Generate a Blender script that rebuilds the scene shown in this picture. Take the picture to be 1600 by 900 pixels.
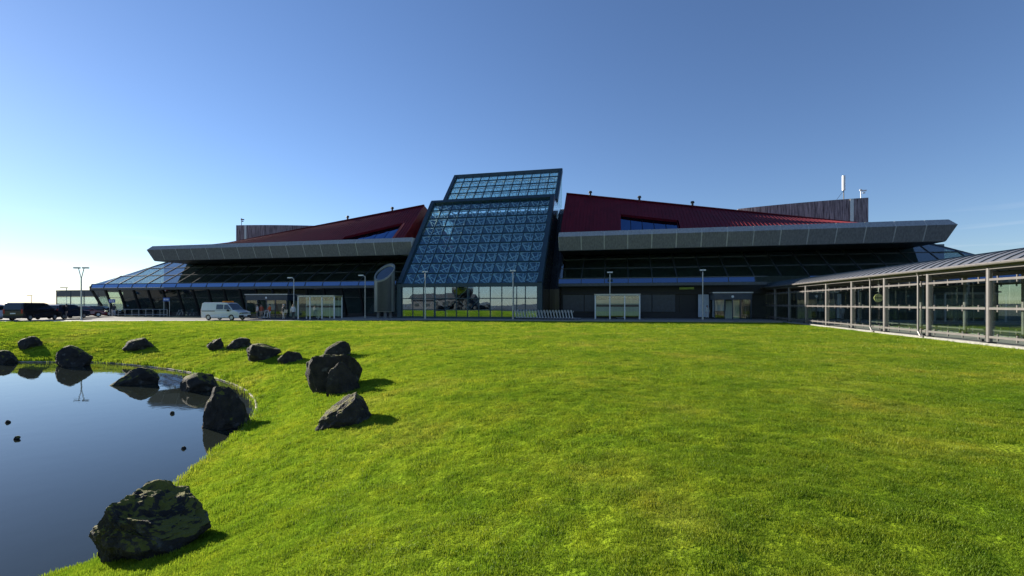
import bpy, bmesh, math, random
import numpy as np
from mathutils import Vector, Matrix, noise as mnoise
R = math.radians
scn = bpy.context.scene
for o in list(bpy.data.objects): bpy.data.objects.remove(o, do_unlink=True)
COL = scn.collection

# ------------------------------------------------------------------ camera, sky, sun, exposure
EYE = 1.88
TH = R(12.8)
FPX = 732.0 / 1600.0
cam = bpy.data.cameras.new('camera'); camo = bpy.data.objects.new('camera', cam); COL.objects.link(camo)
cam.sensor_width = 36; cam.lens = 36 * FPX; cam.shift_y = 24 / 1600; cam.clip_start = .1; cam.clip_end = 5000
camo.location = (0, 0, EYE); camo.rotation_euler = (R(90), 0, TH)
scn.camera = camo
SUN_AZ = R(-70); SUN_EL = R(18)          # clockwise from +Y
world = bpy.data.worlds.new('World'); scn.world = world; world.use_nodes = True
wn = world.node_tree.nodes; wl = world.node_tree.links; wn.clear()
wo = wn.new('ShaderNodeOutputWorld'); wb = wn.new('ShaderNodeBackground'); wl.new(wb.outputs[0], wo.inputs[0])
sky = wn.new('ShaderNodeTexSky'); sky.sky_type = 'NISHITA'; sky.sun_disc = False
sky.sun_elevation = SUN_EL; sky.sun_rotation = SUN_AZ; sky.air_density = 1.0; sky.dust_density = .05; sky.ozone_density = 3.5
wb.inputs['Strength'].default_value = .062
# thin streaks of cloud low over the horizon
tc = wn.new('ShaderNodeTexCoord'); sx = wn.new('ShaderNodeSeparateXYZ'); wl.new(tc.outputs['Generated'], sx.inputs[0])
mp = wn.new('ShaderNodeMapping'); mp.inputs['Scale'].default_value = (2.2, 2.2, 34); wl.new(tc.outputs['Generated'], mp.inputs[0])
nz = wn.new('ShaderNodeTexNoise'); nz.inputs['Scale'].default_value = 1.6; nz.inputs['Detail'].default_value = 5; wl.new(mp.outputs[0], nz.inputs[0])
cr = wn.new('ShaderNodeValToRGB'); cr.color_ramp.elements[0].position = .56; cr.color_ramp.elements[1].position = .76; wl.new(nz.outputs[0], cr.inputs[0])
bd = wn.new('ShaderNodeValToRGB'); e = bd.color_ramp.elements; e[0].position = .005; e[0].color = (1, 1, 1, 1); e[1].position = .16; e[1].color = (0, 0, 0, 1); wl.new(sx.outputs['Z'], bd.inputs[0])
mm = wn.new('ShaderNodeMath'); mm.operation = 'MULTIPLY'; wl.new(cr.outputs[0], mm.inputs[0]); wl.new(bd.outputs[0], mm.inputs[1])
m2 = wn.new('ShaderNodeMath'); m2.operation = 'MULTIPLY'; m2.inputs[1].default_value = .5; wl.new(mm.outputs[0], m2.inputs[0])
mx = wn.new('ShaderNodeMix'); mx.data_type = 'RGBA'; wl.new(m2.outputs[0], mx.inputs[0]); tn = wn.new('ShaderNodeMix'); tn.data_type = 'RGBA'; tn.blend_type = 'MULTIPLY'; tn.inputs[0].default_value = 1; tn.inputs[7].default_value = (.99, 1.01, 1.16, 1); wl.new(sky.outputs[0], tn.inputs[6]); wl.new(tn.outputs[2], mx.inputs[6]); mx.inputs[7].default_value = (9.5, 9.3, 9.2, 1)
wl.new(mx.outputs[2], wb.inputs[0])
sd = Vector((math.sin(SUN_AZ) * math.cos(SUN_EL), math.cos(SUN_AZ) * math.cos(SUN_EL), math.sin(SUN_EL)))
sl = bpy.data.lights.new('sun', 'SUN'); sl.energy = 5.0; sl.angle = R(.53); sl.color = (1, .93, .8)
so = bpy.data.objects.new('sun', sl); COL.objects.link(so); so.rotation_euler = sd.to_track_quat('Z', 'Y').to_euler(); so.location = (-60, 30, 40)
scn.view_settings.view_transform = 'Standard'; scn.view_settings.look = 'None'; scn.view_settings.gamma = 1; scn.view_settings.use_curve_mapping = False
scn.view_settings.exposure = 1.1
scn.cycles.transparent_max_bounces = 16; scn.cycles.max_bounces = 8

# ------------------------------------------------------------------ helpers
rnd = random.Random(5)
ct, st = math.cos(TH), math.sin(TH)
def cam2w(X, Z): return (X * ct - Z * st, X * st + Z * ct)
def w2cam(x, y): return (x * ct + y * st, y * ct - x * st)

class MB:
    def __init__(s): s.v = []; s.f = []; s.m = []
    def add(s, vs, fs, mi=0):
        b = len(s.v); s.v += [tuple(p) for p in vs]
        for f in fs: s.f.append([i + b for i in f]); s.m.append(mi)
        return s
    def box(s, c, d, mi=0, rz=0):
        x, y, z = d[0] / 2, d[1] / 2, d[2] / 2; ca, sa = math.cos(rz), math.sin(rz)
        vs = []
        for k in (-z, z):
            for (i, j) in ((-x, -y), (x, -y), (x, y), (-x, y)): vs.append((c[0] + i * ca - j * sa, c[1] + i * sa + j * ca, c[2] + k))
        return s.add(vs, [(3, 2, 1, 0), (4, 5, 6, 7), (0, 1, 5, 4), (1, 2, 6, 5), (2, 3, 7, 6), (3, 0, 4, 7)], mi)
    def b2(s, a, b, mi=0): return s.box([(a[i] + b[i]) / 2 for i in range(3)], [abs(b[i] - a[i]) for i in range(3)], mi)
    def bar(s, p, q, w, h, up=(0, 0, 1), mi=0):
        p, q, up = Vector(p), Vector(q), Vector(up); d = (q - p).normalized(); a = d.cross(up)
        if a.length < 1e-4: a = d.cross(Vector((1, 0, 0)))
        a.normalize(); u = a.cross(d); a *= w / 2; u *= h / 2
        vs = [e + i * a + j * u for e in (p, q) for (i, j) in ((-1, -1), (1, -1), (1, 1), (-1, 1))]
        return s.add(vs, [(0, 1, 2, 3), (7, 6, 5, 4), (0, 4, 5, 1), (1, 5, 6, 2), (2, 6, 7, 3), (3, 7, 4, 0)], mi)
    def tube(s, p, q, r, r2=None, n=8, mi=0, caps=True):
        p, q = Vector(p), Vector(q); d = (q - p).normalized(); a = d.cross(Vector((0, 0, 1)))
        if a.length < 1e-4: a = Vector((1, 0, 0))
        a.normalize(); b = d.cross(a); r2 = r if r2 is None else r2
        vs = [e + (a * math.cos(2 * math.pi * i / n) + b * math.sin(2 * math.pi * i / n)) * rr for e, rr in ((p, r), (q, r2)) for i in range(n)]
        fs = [(i, (i + 1) % n, n + (i + 1) % n, n + i) for i in range(n)]
        if caps: fs += [tuple(range(n - 1, -1, -1)), tuple(range(n, 2 * n))]
        return s.add(vs, fs, mi)
    def path(s, pts, r, n=8, mi=0):
        for a, b in zip(pts[:-1], pts[1:]): s.tube(a, b, r, n=n, mi=mi)
        return s
    def solid(s, poly, off, mi=0):
        n = len(poly); off = Vector(off); vs = [Vector(p) for p in poly]; vs += [p + off for p in vs]
        return s.add(vs, [tuple(range(n)), tuple(range(2 * n - 1, n - 1, -1))] + [((i + 1) % n, i, n + i, n + (i + 1) % n) for i in range(n)], mi)
    def ball(s, c, r, n=10, mi=0, sc=(1, 1, 1)):
        m = n // 2; vs = [(c[0], c[1], c[2] + r * sc[2])]
        for j in range(1, m):
            t = math.pi * j / m
            for i in range(n):
                a = 2 * math.pi * i / n; vs.append((c[0] + r * sc[0] * math.sin(t) * math.cos(a), c[1] + r * sc[1] * math.sin(t) * math.sin(a), c[2] + r * sc[2] * math.cos(t)))
        vs.append((c[0], c[1], c[2] - r * sc[2])); fs = [(0, 1 + i, 1 + (i + 1) % n) for i in range(n)]
        for j in range(m - 2):
            o = 1 + j * n; fs += [(o + i, o + n + i, o + n + (i + 1) % n, o + (i + 1) % n) for i in range(n)]
        o = 1 + (m - 2) * n; L = len(vs) - 1; fs += [(o + (i + 1) % n, o + i, L) for i in range(n)]
        return s.add(vs, fs, mi)
    def torus(s, c, Rr, r, axis='y', n=18, k=6, mi=0):
        vs = []
        for i in range(n):
            a = 2 * math.pi * i / n
            for j in range(k):
                b = 2 * math.pi * j / k; q = Rr + r * math.cos(b); w = r * math.sin(b)
                x, z = q * math.cos(a), q * math.sin(a)
                vs.append((c[0] + x, c[1] + w, c[2] + z) if axis == 'y' else (c[0] + w, c[1] + x, c[2] + z))
        return s.add(vs, [(i * k + j, ((i + 1) % n) * k + j, ((i + 1) % n) * k + (j + 1) % k, i * k + (j + 1) % k) for i in range(n) for j in range(k)], mi)
    def mesh(s, name, mats, smooth=None):
        me = bpy.data.meshes.new(name); me.from_pydata(s.v, [], s.f)
        for m in (mats if isinstance(mats, (list, tuple)) else [mats]): me.materials.append(m)
        me.polygons.foreach_set('material_index', s.m)
        me.update(); bm = bmesh.new(); bm.from_mesh(me); bmesh.ops.recalc_face_normals(bm, faces=bm.faces); bm.to_mesh(me); bm.free()
        if smooth is not None:
            me.shade_smooth(); me.set_sharp_from_angle(angle=R(smooth))
        return me

def link(name, me, parent=None, loc=None, rot=None):
    o = bpy.data.objects.new(name, me); COL.objects.link(o)
    if parent is not None:
        o.parent = parent; t = parent; 
        o.matrix_parent_inverse = world_of(parent).inverted()
    if loc is not None: o.location = loc
    if rot is not None: o.rotation_euler = rot
    return o
def world_of(o):
    m = Matrix.LocRotScale(o.location, o.rotation_euler, o.scale)
    return m if o.parent is None else world_of(o.parent) @ o.matrix_parent_inverse @ m
def part(name, mb, mats, parent=None, smooth=None): return link(name, mb.mesh(name, mats, smooth), parent)
def lpart(name, mb, mats, parent, smooth=None, loc=None, rot=None):   # part given in its parent's own axes
    o = bpy.data.objects.new(name, mb.mesh(name, mats, smooth)); COL.objects.link(o); o.parent = parent
    if loc is not None: o.location = loc
    if rot is not None: o.rotation_euler = rot
    return o
def tag(o, label=None, cat=None, group=None, kind=None):
    if label: o['label'] = label
    if cat: o['category'] = cat
    if group: o['group'] = group
    if kind: o['kind'] = kind
    return o
def thing(name, label, cat, loc=(0, 0, 0), rz=0, group=None):
    o = bpy.data.objects.new(name, None); COL.objects.link(o); o.location = loc; o.rotation_euler = (0, 0, rz); o.empty_display_size = .3
    return tag(o, label, cat, group)
def copy_tree(o, parent=None):
    c = o.copy(); COL.objects.link(c); c.parent = parent
    for ch in list(o.children): copy_tree(ch, c)
    return c

# ------------------------------------------------------------------ materials
def nodes(name):
    m = bpy.data.materials.new(name); m.use_nodes = True; n = m.node_tree.nodes; l = m.node_tree.links
    return m, n, l, n['Principled BSDF'], n['Material Output']
def noise_node(n, l, scale, detail=4, vec=None, stretch=None, coord='Object'):
    t = n.new('ShaderNodeTexNoise'); t.inputs['Scale'].default_value = scale; t.inputs['Detail'].default_value = detail
    if coord == 'World': src = n.new('ShaderNodeNewGeometry').outputs['Position']
    else: src = n.new('ShaderNodeTexCoord').outputs[coord]
    if stretch:
        mp = n.new('ShaderNodeMapping'); mp.inputs['Scale'].default_value = stretch; l.new(src, mp.inputs[0]); src = mp.outputs[0]
    l.new(src, t.inputs['Vector']); return t
def ramp(n, l, src, stops):
    c = n.new('ShaderNodeValToRGB'); e = c.color_ramp.elements
    while len(e) < len(stops): e.new(.5)
    for k, (p, col) in enumerate(stops): e[k].position = p; e[k].color = (*col, 1)
    l.new(src, c.inputs[0]); return c
def bump(n, l, src, bs, strength=.3, dist=.02):
    b = n.new('ShaderNodeBump'); b.inputs['Strength'].default_value = strength; b.inputs['Distance'].default_value = dist
    l.new(src, b.inputs['Height']); l.new(b.outputs[0], bs.inputs['Normal'])
def plain(name, col, rough=.5, metal=0, var=.15, scale=3, stretch=None, bmp=0, spec=.5, coord='Object'):
    m, n, l, b, o = nodes(name)
    t = noise_node(n, l, scale, 5, stretch=stretch, coord=coord)
    c = ramp(n, l, t.outputs[0], [(.3, [max(0, x * (1 - var)) for x in col]), (.7, [min(1, x * (1 + var)) for x in col])])
    l.new(c.outputs[0], b.inputs['Base Color']); b.inputs['Roughness'].default_value = rough; b.inputs['Metallic'].default_value = metal
    b.inputs['Specular IOR Level'].default_value = spec
    if bmp: bump(n, l, t.outputs[0], b, bmp, .02)
    return m
def glass(name, tint, base=.1, rough=.0, refl=(1, 1, 1), wob=0):
    m, n, l, b, o = nodes(name); n.remove(b)
    tr = n.new('ShaderNodeBsdfTransparent'); tr.inputs[0].default_value = (*tint, 1)
    g = n.new('ShaderNodeBsdfGlossy'); g.inputs['Roughness'].default_value = rough; g.inputs[0].default_value = (*refl, 1)
    lw = n.new('ShaderNodeLayerWeight'); lw.inputs[0].default_value = .5
    p = n.new('ShaderNodeMath'); p.operation = 'POWER'; p.inputs[1].default_value = 4; l.new(lw.outputs['Facing'], p.inputs[0])
    q = n.new('ShaderNodeMath'); q.operation = 'MULTIPLY_ADD'; q.inputs[1].default_value = 1 - base; q.inputs[2].default_value = base; l.new(p.outputs[0], q.inputs[0])
    if wob:
        t = noise_node(n, l, .6, 2); bp = n.new('ShaderNodeBump'); bp.inputs['Strength'].default_value = wob; bp.inputs['Distance'].default_value = .05
        l.new(t.outputs[0], bp.inputs['Height']); l.new(bp.outputs[0], g.inputs['Normal'])
    x = n.new('ShaderNodeMixShader'); l.new(q.outputs[0], x.inputs[0]); l.new(tr.outputs[0], x.inputs[1]); l.new(g.outputs[0], x.inputs[2]); l.new(x.outputs[0], o.inputs[0])
    return m
M = {}
M['steel_dark'] = plain('blue_grey_steel', (.03, .06, .08), .45, .2)
M['mullion'] = plain('grey_mullion', (.07, .08, .085), .45, .2)
M['steel_black'] = plain('black_steel', (.012, .014, .016), .5)
M['white_tube'] = plain('white_painted_tube', (.84, .84, .82), .4, var=.05)
M['galv'] = plain('galvanised_steel', (.48, .48, .46), .38, .6, var=.12, scale=8)
M['beige_steel'] = plain('painted_walkway_steel', (.155, .142, .138), .4, .1, var=.1)
M['tower_glass'] = glass('tower_glass', (.84, .96, .97), .13, refl=(.62, .9, 1), wob=.07)
M['band_glass'] = glass('lobby_glass', (.72, .8, .82), .36, refl=(.68, .85, 1), wob=.04)
M['wing_glass'] = glass('wing_glass', (.68, .76, .74), .12, wob=.08)
M['strip_glass'] = glass('eave_glass', (.1, .14, .18), .5, refl=(.5, .7, 1))
M['sky_glass'] = glass('skylight_glass', (.1, .14, .18), .4, refl=(.25, .45, .8))
M['walk_glass'] = glass('walkway_glass', (.84, .9, .86), .06)
M['frost'] = plain('frosted_band', (.62, .64, .56), .5, var=.12, scale=2, stretch=(9, 9, .3))
M['car_glass'] = glass('car_glass', (.06, .07, .08), .12)
M['dark_panel'] = plain('dark_cladding', (.035, .05, .07), .35, var=.2)
M['flank'] = plain('flank_cladding', (.03, .033, .03), .22, .5, var=.4, scale=.6, stretch=(3, 3, .3))
M['interior'] = plain('interior_wall', (.2, .22, .21), .8)
M['floor_in'] = plain('interior_floor', (.1, .1, .095), .5)
M['joint'] = plain('joint_sealant', (.48, .48, .46), .7)
M['roof_grey'] = plain('roof_felt', (.18, .18, .18), .9)
M['white'] = plain('white_paint', (.78, .78, .76), .4, var=.04)
M['asphalt'] = plain('asphalt', (.05, .05, .052), .9, var=.25, scale=14, bmp=.3, coord='World')
M['paving'] = plain('concrete_paving', (.26, .25, .23), .85, var=.15, scale=4, bmp=.2, coord='World')
M['kerb'] = plain('kerb_concrete', (.26, .25, .23), .85, var=.2, scale=6, coord='World')
M['black'] = plain('black_rubber', (.015, .015, .015), .6)
M['chrome'] = plain('chrome', (.75, .75, .76), .12, 1, var=.03)
M['orange'] = plain('amber_plastic', (.8, .25, .02), .3, var=.05)
M['red_lamp'] = plain('red_lens', (.4, .02, .02), .2)
M['sign_blue'] = plain('sign_blue', (.02, .12, .45), .4)
M['sign_green'] = plain('sign_yellow_green', (.35, .5, .08), .4)
M['sign_yellow'] = plain('pale_yellow_disc', (.75, .68, .3), .4)
M['sign_white'] = plain('poster_white', (.6, .66, .74), .5, var=.1, scale=2)
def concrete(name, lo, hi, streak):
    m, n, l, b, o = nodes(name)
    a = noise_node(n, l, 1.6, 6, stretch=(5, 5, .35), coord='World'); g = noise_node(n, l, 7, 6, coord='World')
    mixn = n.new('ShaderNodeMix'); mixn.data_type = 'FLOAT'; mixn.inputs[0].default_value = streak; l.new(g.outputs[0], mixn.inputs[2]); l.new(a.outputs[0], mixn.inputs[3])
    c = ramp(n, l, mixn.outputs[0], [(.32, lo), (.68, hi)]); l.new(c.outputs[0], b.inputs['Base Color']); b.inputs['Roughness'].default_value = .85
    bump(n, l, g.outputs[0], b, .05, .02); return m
M['concrete'] = concrete('fascia_concrete', (.13, .13, .13), (.23, .23, .225), .8)  # weather-streaked; lower face also darkened in the colour for its shade
M['concrete_skylit'] = concrete('bevel_concrete_skylit', (.26, .26, .26), (.42, .42, .42), .75)  # same concrete made paler: sky light on the bevel put into the colour
M['drum'] = concrete('stained_concrete', (.05, .04, .045), (.42, .36, .36), .85)
def red_roof():
    m, n, l, b, o = nodes('red_metal_roof')
    t = noise_node(n, l, .5, 4, stretch=(2, 1, 1), coord='World')
    c = ramp(n, l, t.outputs[0], [(.3, (.10, .003, .010)), (.7, (.145, .005, .014))]); l.new(c.outputs[0], b.inputs['Base Color']); b.inputs['Roughness'].default_value = .6
    b.inputs['Specular IOR Level'].default_value = .25
    return m
M['red'] = red_roof()
def zinc():
    m, n, l, b, o = nodes('walkway_roof_metal')
    t = noise_node(n, l, 2, 4); c = ramp(n, l, t.outputs[0], [(.3, (.3, .3, .31)), (.7, (.38, .38, .39))]); l.new(c.outputs[0], b.inputs['Base Color'])
    b.inputs['Roughness'].default_value = .42; b.inputs['Metallic'].default_value = .7; return m
M['zinc'] = zinc()
def grass_mat(name, blade):
    m, n, l, b, o = nodes(name)
    big = noise_node(n, l, .32, 5, coord='World'); mid = noise_node(n, l, 1.7, 5, coord='World'); fin = noise_node(n, l, 22 if not blade else 60, 6, coord='World')
    c1 = ramp(n, l, big.outputs[0], [(.3, (.15, .245, .014)), (.52, (.225, .305, .02)), (.72, (.31, .325, .04))])
    c2 = ramp(n, l, mid.outputs[0], [(.3, (.74, .84, .8)), (.52, (1, 1, 1)), (.75, (1.2, 1.08, .95))])
    c3 = ramp(n, l, fin.outputs[0], [(.3, (.6, .66, .55)), (.5, (1, 1, 1)), (.75, (1.25, 1.2, 1.15))])
    def mul(a, bb):
        x = n.new('ShaderNodeMix'); x.data_type = 'RGBA'; x.blend_type = 'MULTIPLY'; x.inputs[0].default_value = 1; l.new(a, x.inputs[6]); l.new(bb, x.inputs[7]); return x.outputs[2]
    col = mul(mul(c1.outputs[0], c2.outputs[0]), c3.outputs[0])
    if blade:
        oi = n.new('ShaderNodeObjectInfo'); rr = ramp(n, l, oi.outputs['Random'], [(0, (.75, .85, .7)), (.6, (1.05, 1.05, 1)), (1, (1.5, 1.3, 1.3))]); col = mul(col, rr.outputs[0])
    n.remove(b); d = n.new('ShaderNodeBsdfDiffuse'); t = n.new('ShaderNodeBsdfTranslucent'); l.new(col, d.inputs[0]); l.new(col, t.inputs[0])
    x = n.new('ShaderNodeMixShader'); x.inputs[0].default_value = .56 if blade else 0.0; l.new(d.outputs[0], x.inputs[1]); l.new(t.outputs[0], x.inputs[2])
    if blade:
        g = n.new('ShaderNodeBsdfGlossy'); g.inputs['Roughness'].default_value = .45; y = n.new('ShaderNodeMixShader'); y.inputs[0].default_value = .012
        l.new(x.outputs[0], y.inputs[1]); l.new(g.outputs[0], y.inputs[2]); x = y
    else:
        bp = n.new('ShaderNodeBump'); bp.inputs['Strength'].default_value = .9; bp.inputs['Distance'].default_value = .06
        l.new(fin.outputs[0], bp.inputs['Height']); l.new(bp.outputs[0], d.inputs['Normal'])
    l.new(x.outputs[0], o.inputs[0]); return m
M['lawn'] = grass_mat('lawn_turf', False); M['blade'] = grass_mat('grass_blade', True)
def rock_mat():
    m, n, l, b, o = nodes('mossy_basalt')
    a = noise_node(n, l, 5, 8); f = noise_node(n, l, 28, 6); li = noise_node(n, l, 3.1, 5)
    base = ramp(n, l, a.outputs[0], [(.3, (.010, .008, .0065)), (.7, (.045, .036, .028))])
    lich = ramp(n, l, li.outputs[0], [(.62, (0, 0, 0)), (.70, (1, 1, 1))])
    mx1 = n.new('ShaderNodeMix'); mx1.data_type = 'RGBA'; l.new(lich.outputs[0], mx1.inputs[0]); l.new(base.outputs[0], mx1.inputs[6]); mx1.inputs[7].default_value = (.1, .095, .085, 1)
    ge = n.new('ShaderNodeNewGeometry'); sp = n.new('ShaderNodeSeparateXYZ'); l.new(ge.outputs['Normal'], sp.inputs[0])
    ad = n.new('ShaderNodeMath'); ad.operation = 'MULTIPLY_ADD'; l.new(a.outputs[0], ad.inputs[0]); ad.inputs[1].default_value = 1.6; l.new(sp.outputs['Z'], ad.inputs[2])
    mo = ramp(n, l, ad.outputs[0], [(0, (0, 0, 0)), (1, (1, 1, 1))]); mo.color_ramp.elements[0].position = .93; mo.color_ramp.elements[1].position = 1.0
    sc = n.new('ShaderNodeMath'); sc.operation = 'MULTIPLY'; sc.inputs[1].default_value = .62; l.new(ad.outputs[0], sc.inputs[0]); l.new(sc.outputs[0], mo.inputs[0])
    mx2 = n.new('ShaderNodeMix'); mx2.data_type = 'RGBA'; l.new(mo.outputs[0], mx2.inputs[0]); l.new(mx1.outputs[2], mx2.inputs[6]); mx2.inputs[7].default_value = (.13, .12, .012, 1)
    l.new(mx2.outputs[2], b.inputs['Base Color']); b.inputs['Roughness'].default_value = .9; bump(n, l, f.outputs[0], b, 1.0, .04); return m
M['rock'] = rock_mat()
def water_mat():
    m, n, l, b, o = nodes('pond_water')
    b.inputs['Base Color'].default_value = (.02, .025, .02, 1); b.inputs['Roughness'].default_value = .015; b.inputs['IOR'].default_value = 1.33; b.inputs['Specular IOR Level'].default_value = .5
    t = noise_node(n, l, 1.6, 4, coord='World'); bump(n, l, t.outputs[0], b, .035, .05)
    v = n.new('ShaderNodeBsdfTransparent'); v.inputs[0].default_value = (.35, .3, .2, 1)
    return m
M['water'] = water_mat()

# ------------------------------------------------------------------ terrain: lawn, pond, paving
WZ = -1.5
px = [(-60, 566), (0, 566), (60, 566), (100, 566), (150, 566.5), (190, 569), (230, 573), (270, 578), (310, 585), (345, 594), (378, 607), (396, 622), (401, 638), (394, 655), (377, 675), (348, 699), (314, 727), (283, 752), (243, 800), (197, 845), (155, 878), (122, 893), (100, 900)]
shore = []
for x, y in px:
    Z = (EYE - WZ) * 732 / (y - 474); shore.append(((x - 800) / 732 * Z, Z))
shore += [(-6.4, 4.8), (-10, 2.5), (-17, 1), (-28, 3), (-38, 10), (-42, 18), (-38, 25)]
def catmull(P, k=5):
    out = []; n = len(P)
    for i in range(n):
        p0, p1, p2, p3 = (np.array(P[(i + j) % n], float) for j in (-1, 0, 1, 2))
        for s in range(k):
            t = s / k; out.append(.5 * (2 * p1 + (p2 - p0) * t + (2 * p0 - 5 * p1 + 4 * p2 - p3) * t * t + (3 * p1 - p0 - 3 * p2 + p3) * t ** 3))
    return np.array(out)
SH = catmull(shore)                                   # camera-aligned plan coordinates (X right, Z away)
SA, SB = SH, np.roll(SH, -1, 0)
def shore_dist(P):
    P = np.atleast_2d(P).astype(float); d = np.full(len(P), 1e9); ins = np.zeros(len(P), bool)
    for a, b in zip(SA, SB):
        ab = b - a; t = np.clip(((P - a) @ ab) / (ab @ ab + 1e-12), 0, 1); q = a + t[:, None] * ab
        d = np.minimum(d, np.hypot(P[:, 0] - q[:, 0], P[:, 1] - q[:, 1]))
        c = (a[1] > P[:, 1]) != (b[1] > P[:, 1])
        with np.errstate(divide='ignore', invalid='ignore'): xi = a[0] + (P[:, 1] - a[1]) * (b[0] - a[0]) / (b[1] - a[1] if b[1] != a[1] else 1e-9)
        ins ^= c & (P[:, 0] < xi)
    return np.where(ins, -d, d)
def terrain(P):
    P = np.atleast_2d(P).astype(float); d = shore_dist(P)
    t = np.clip(d / 8.5, 0, 1); s = 1 - (1 - t) ** 2
    z = WZ + .06 + (-WZ - .06) * s
    lip = np.clip(d / .12, 0, 1); z = np.where(d > 0, WZ - .1 + (z - WZ + .1) * lip, WZ - .1 - .55 * np.clip(-d / 2.5, 0, 1))
    X, Z = P[:, 0], P[:, 1]
    und = .018 * np.sin(X * 2.3 + 1.7 * np.sin(Z * 1.1)) * np.sin(Z * 1.9 + X * .6) + .022 * np.sin(X * .9 + 2) * np.sin(Z * .77) + .010 * np.sin(X * 6.1 + Z * 2) * np.sin(Z * 5.3 - X * 1.4)
    mask = np.clip((44 - Z) / 6, 0, 1) * np.clip((12 - (X * ct - Z * st)) / 3, 0, 1) * np.clip(d / 1.0, 0, 1)
    return z + und * mask
X0, X1, Z0, Z1 = -75.0, 40.0, -8.0, 52.3
def axis(a, b, fa, fb, fine, coarse):
    r = list(np.arange(a, fa, coarse)) + list(np.arange(fa, fb, fine)) + list(np.arange(fb, b, coarse)); return np.array(r + [b])
ax = axis(X0, X1, -30, 6, .2, 1.6); az = axis(Z0, Z1, 1.0, 29, .2, 1.4)
GX, GZ = np.meshgrid(ax, az); P = np.stack([GX.ravel(), GZ.ravel()], 1); TZ = terrain(P)
wx = P[:, 0] * ct - P[:, 1] * st; wy = P[:, 0] * st + P[:, 1] * ct
nx, nzz = len(ax), len(az)
me = bpy.data.meshes.new('lawn'); fs = [(j * nx + i, j * nx + i + 1, (j + 1) * nx + i + 1, (j + 1) * nx + i) for j in range(nzz - 1) for i in range(nx - 1)]
me.from_pydata(np.stack([wx, wy, TZ], 1).tolist(), [], fs); me.materials.append(M['lawn']); me.shade_smooth()
tag(link('lawn', me), kind='structure')
def tz(x, y):
    return float(terrain([w2cam(x, y)])[0])
def sheet(name, pts, z, mat, kind='structure', camspace=False, thick=0):
    P3 = [(*(cam2w(*p) if camspace else p), z) for p in pts]
    mb = MB()
    if thick: mb.solid(P3, (0, 0, -thick))
    else: mb.add(P3, [tuple(range(len(P3)))])
    return tag(part(name, mb, mat), kind=kind)
# far ground: four quads round the lawn's rectangle
B = 2500
mb = MB()
for q in ([(-B, Z1), (B, Z1), (B, B), (-B, B)], [(-B, -B), (B, -B), (B, Z0), (-B, Z0)], [(-B, Z0), (X0, Z0), (X0, Z1), (-B, Z1)], [(X1, Z0), (B, Z0), (B, Z1), (X1, Z1)]):
    mb.add([(*cam2w(*p), 0) for p in q], [(0, 1, 2, 3)])
tag(part('ground', mb, M['asphalt']), kind='structure')
sheet('driveway', [(-74, 47.6), (-46, 47.8), (-38, 49.4), (-20, 50.3), (-8, 51.4), (0, 51.8), (0, 52.25), (-74, 52.25)], .03, M['paving'], camspace=True)
sheet('forecourt', [(-33, 47.2), (-26, 48.2), (-9.5, 49.2), (12, 50.2), (15.6, 50.3), (15.6, 58), (-33, 58)], .14, M['paving'], thick=.3)
sheet('road', [(21.0, -10), (60, -10), (60, 80), (21.0, 80)], .03, M['asphalt'])
# pale edging of stones at the water's edge
cx = SH.mean(0); mb = MB()
wpoly = []
for p in SH:
    dv = p - cx; q = p + dv / np.linalg.norm(dv) * .9; wpoly.append((*cam2w(*q), WZ))
mb.add(wpoly, [tuple(range(len(wpoly)))]); wo_ = part('pond_water', mb, M['water']); tag(wo_, kind='structure')
mb = MB(); er = random.Random(3)
edge = catmull([tuple(p) for p in SH], 3)
for i in range(len(edge)):
    a, b = edge[i], edge[(i + 1) % len(edge)]
    j = er.uniform(-.03, .03)
    mb.tube((*cam2w(a[0], a[1]), WZ + .02 + j * .3), (*cam2w(b[0], b[1]), WZ + .02 + j * .3), .04, n=5)
tag(part('pond_edging', mb, plain('pale_shore_stone', (.42, .36, .29), .9, var=.4, scale=5)), kind='structure')

# ------------------------------------------------------------------ the terminal
UC = -17.3
T = thing('terminal_building', 'long airport terminal with red roof, concrete eaves and sloping glass tower', 'building', (UC, 60, 0))
UL, UR = -24.95, -8.75; TV = 51.2; NC = 12; CW = (UR - UL) / NC
# --- glass tower
frame = MB()
def slope_pt(a, b, t): return (a[0] + (b[0] - a[0]) * t, a[1] + (b[1] - a[1]) * t)
S0, S1 = (TV, 4.15), (61.45, 15.86); U0, U1 = (65.1, 16.2), (70.8, 22.0)
def glazing(fm, a, b, rows, name, parent, mat, bw=.12):
    ang = math.atan2(b[1] - a[1], b[0] - a[0]); L = math.hypot(b[0] - a[0], b[1] - a[1])
    n = (-math.sin(ang), math.cos(ang))
    for i in range(NC + 1):
        u = UL + i * CW; fm.bar((u, *a), (u, *b), .09, .16, (0, n[0], n[1]))
    for j in range(rows + 1):
        p = slope_pt(a, b, j / rows); fm.bar((UL, *p), (UR, *p), .09, .15, (0, n[0], n[1]))
    return ang, L
ang, L = glazing(frame, S0, S1, 9, 'pane', None, None)
ang2, L2 = glazing(frame, U0, U1, 5, 'pane', None, None)
n1 = (-math.sin(ang), math.cos(ang))
for u in (UL - .3, UR + .3):
    frame.bar((u, S0[0], S0[1] - .1), (u, *S1), .5, .7, (0, *n1)); frame.bar((u, TV + .05, 0), (u, TV + .05, 4.1), .5, .6, (0, 1, 0))
    frame.bar((u, *U0), (u, *U1), .45, .6, (0, *n1))
frame.bar((UL - .5, TV, 3.97), (UR + .5, TV, 3.97), .4, .4); frame.bar((UL - .55, *S1), (UR + .55, *S1), .5, .6, (0, *n1)); frame.bar((UL - .5, U1[0], U1[1]), (UR + .5, U1[0], U1[1]), .5, .55)
frame.bar((UL - .5, TV, .22), (UR + .5, TV, .22), .3, .24)
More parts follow.
